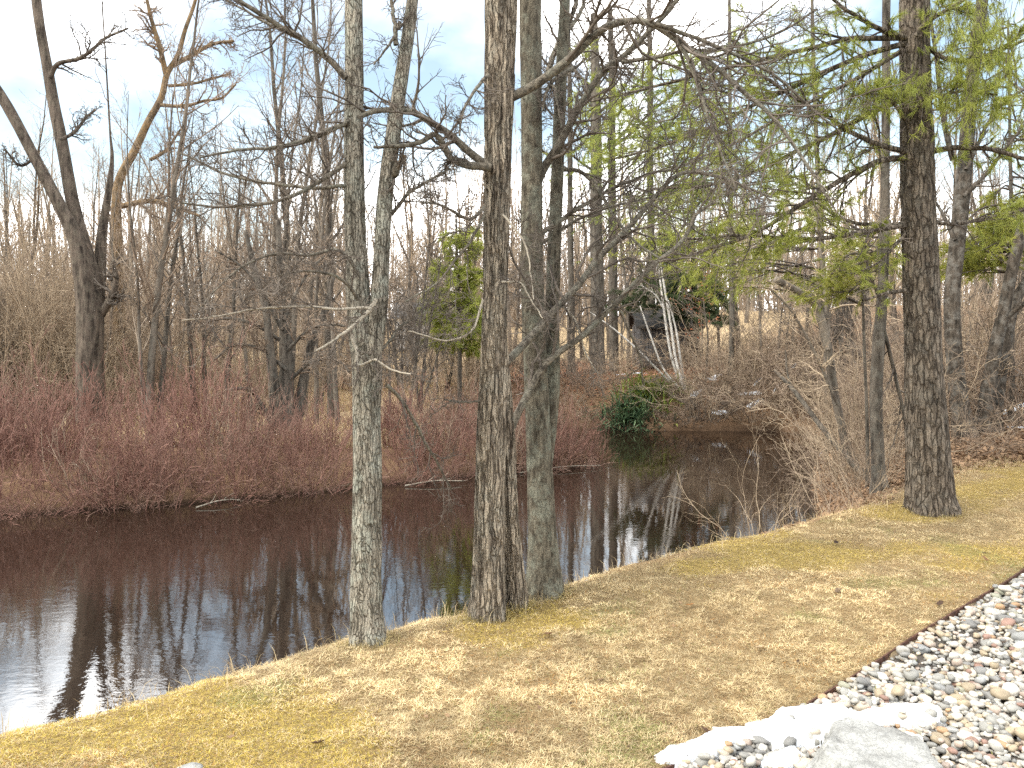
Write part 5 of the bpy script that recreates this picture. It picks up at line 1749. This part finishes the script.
    for i, (xx, yy, zc, *_r) in enumerate(peb):
        if i in own: continue
        v, col = geo[i]
        vs.append(v + np.array([xx, yy, zc])); fs.append(tf + off); cs.append(col); off += len(v)
    o = link('pebbles', mk_mesh('pebbles', np.concatenate(vs), np.concatenate(fs), M['pebble'], True, np.concatenate(cs)))
    tag(o, 'bed of rounded white, grey and pink river pebbles beside the lawn', 'pebbles', kind='stuff')

    # moss and leaf bits caught between the pebbles
    n = 5200
    X = rng.uniform(0, 4.6, n); Y = rng.uniform(2.3, 6.6, n)
    k = (edge_sd(X, Y) > .02) & (rng.random(n) < sstep(.52, .72, fbm(X * 3.1, Y * 3.1, seed=71)) + .06)
    X, Y = X[k], Y[k]; n = len(X)
    Z = H[np.clip(((X - x0) / cell).astype(int), 0, nx - 1), np.clip(((Y - y0) / cell).astype(int), 0, ny - 1)] - .004
    v, f, c = blades(X, Y, Z, rng, rng.uniform(.012, .035, n), rng.uniform(.002, .005, n), rng.uniform(.1, 1.0, n), mixcol(rng.random(n), (.13, .15, .03), (.40, .36, .13)))
    o = link('moss_bits', mk_mesh('moss_bits', v, f, M['grass'], True, c))
    tag(o, 'yellow-green moss and leaf bits between the pebbles', 'moss', kind='stuff')

    # snow lies on the pebbles
    for poly, lab in zip(SNOW_PX, SNOW_LAB):
        w = np.array([pt(a, c, (EYE - Z0) * F / (c - HOR))[:2] for a, c in poly])
        cx0, cy0 = w.min(0) - .03; cx1, cy1 = w.max(0) + .03
        st = .007
        ax = np.arange(cx0, cx1, st); ay = np.arange(cy0, cy1, st)
        A, B_ = np.meshgrid(ax, ay, indexing='ij')
        sd = poly_sd(w, A, B_) + (fbm(A * 11, B_ * 11, seed=91) - .5) * .09
        ii = np.clip(((A - x0) / cell).astype(int), 0, nx - 1); jj = np.clip(((B_ - y0) / cell).astype(int), 0, ny - 1)
        hs = H.copy()
        k = 7
        for axis in (0, 1):
            hs = sum(np.roll(hs, s, axis) for s in range(-k, k + 1)) / (2 * k + 1)
        base = np.maximum(hs[ii, jj], ground_z(A, B_))
        th = .032 * np.clip(sd / .07, 0, 1) ** .7 + .012 * (fbm(A * 9, B_ * 9, seed=93) - .5)
        z = base + np.where(sd > 0, th + .006, -.03)
        keep = sd > -.012
        idx = -np.ones(A.shape, int); idx[keep] = np.arange(keep.sum())
        v = np.stack([A[keep], B_[keep], z[keep]], 1)
        q = np.stack([idx[:-1, :-1], idx[1:, :-1], idx[1:, 1:], idx[:-1, 1:]], -1).reshape(-1, 4)
        q = q[(q >= 0).all(1)]
        c0 = v.mean(0)
        o = link('snow_patch', mk_mesh('snow_patch', v - c0, q, M['snow']), None, c0)
        tag(o, lab, 'snow patch')


gravel()


# ------------------------------------------------------------------ small things on the lawn
def curled_leaf(name, label, X, Y, s, rot, seed, col, group):
    r = np.random.default_rng(seed)
    n, mm = 9, 5
    u = np.linspace(-1, 1, n); w = np.linspace(-1, 1, mm)
    U, W = np.meshgrid(u, w, indexing='ij')
    half = .55 * np.sqrt(np.maximum(0, 1 - U ** 2)) * (1 + .28 * np.cos(U * 9))
    x = U; y = W * half; z = .35 * np.abs(W) * half + .18 * U * U + r.normal(size=U.shape) * .03
    v = np.stack([x, y, z], -1).reshape(-1, 3) * s
    idx = np.arange(n * mm).reshape(n, mm)
    f = np.stack([idx[:-1, :-1], idx[1:, :-1], idx[1:, 1:], idx[:-1, 1:]], -1).reshape(-1, 4)
    c = np.repeat(np.array(col)[None], len(v), 0) * r.uniform(.8, 1.2, (len(v), 1))
    o = link(name, mk_mesh(name, v, f, M['dry_leaf'], True, c), None, (X, Y, gz(X, Y) + .022))
    o.rotation_euler = (r.normal() * .25, r.normal() * .25, rot)
    tag(o, label, 'leaf', group)


_r = random.Random(33)
_leaf_spots = [(836, 541, 'dark curled leaf lying on the lawn below the pine brush', (.06, .04, .03)), (706, 722, 'dark brown leaf on the lawn beside the snow strip', (.11, .065, .04)), (548, 560 + 68, 'brown curled leaf on the lawn right of the shaggy tree', (.16, .09, .05)),
               (838, 588, 'grey-brown leaf halfway between the pine and the edging', (.17, .12, .08)), (940, 600, 'dark leaf on the lawn close to the edging', (.08, .05, .035)), (318, 735, 'dark brown leaf on the lawn near the lower left', (.10, .06, .04)),
               (640, 650, 'pale tan leaf in the middle of the lawn', (.42, .31, .18)), (760, 640, 'pale tan leaf upslope of the edging', (.44, .33, .2)), (985, 555, 'brown leaf on the lawn right of the pine', (.2, .11, .06)), (690, 600, 'orange-brown leaf in the mossy part of the lawn', (.33, .16, .06))]
for i, (px, py, lab, c) in enumerate(_leaf_spots):
    Yl = (EYE - .82) * F / (py - HOR)
    curled_leaf('dry_leaf', lab, (px - 512) * Yl / F, Yl, _r.uniform(.022, .035), _r.uniform(0, 6.28), 400 + i, c, 'dry leaves lying on the lawn')

# a pale stone in the turf at the lower left
v, f = ico(3)
Ys = (EYE - .8) * F / (762 - HOR)
s = 1 + (fbm(v[:, 0] * 1.3 + 4, v[:, 1] * 1.3, v[:, 2] * 1.3, seed=12) - .5) * .5
o = link('stone', mk_mesh('stone', v * s[:, None] * np.array([.05, .035, .018]), f, M['boulder']), None, ((190 - 512) * Ys / F, Ys, gz((190 - 512) * Ys / F, Ys) + .008))
tag(o, 'single flat pale stone lying in the grass at the lower left', 'stone')
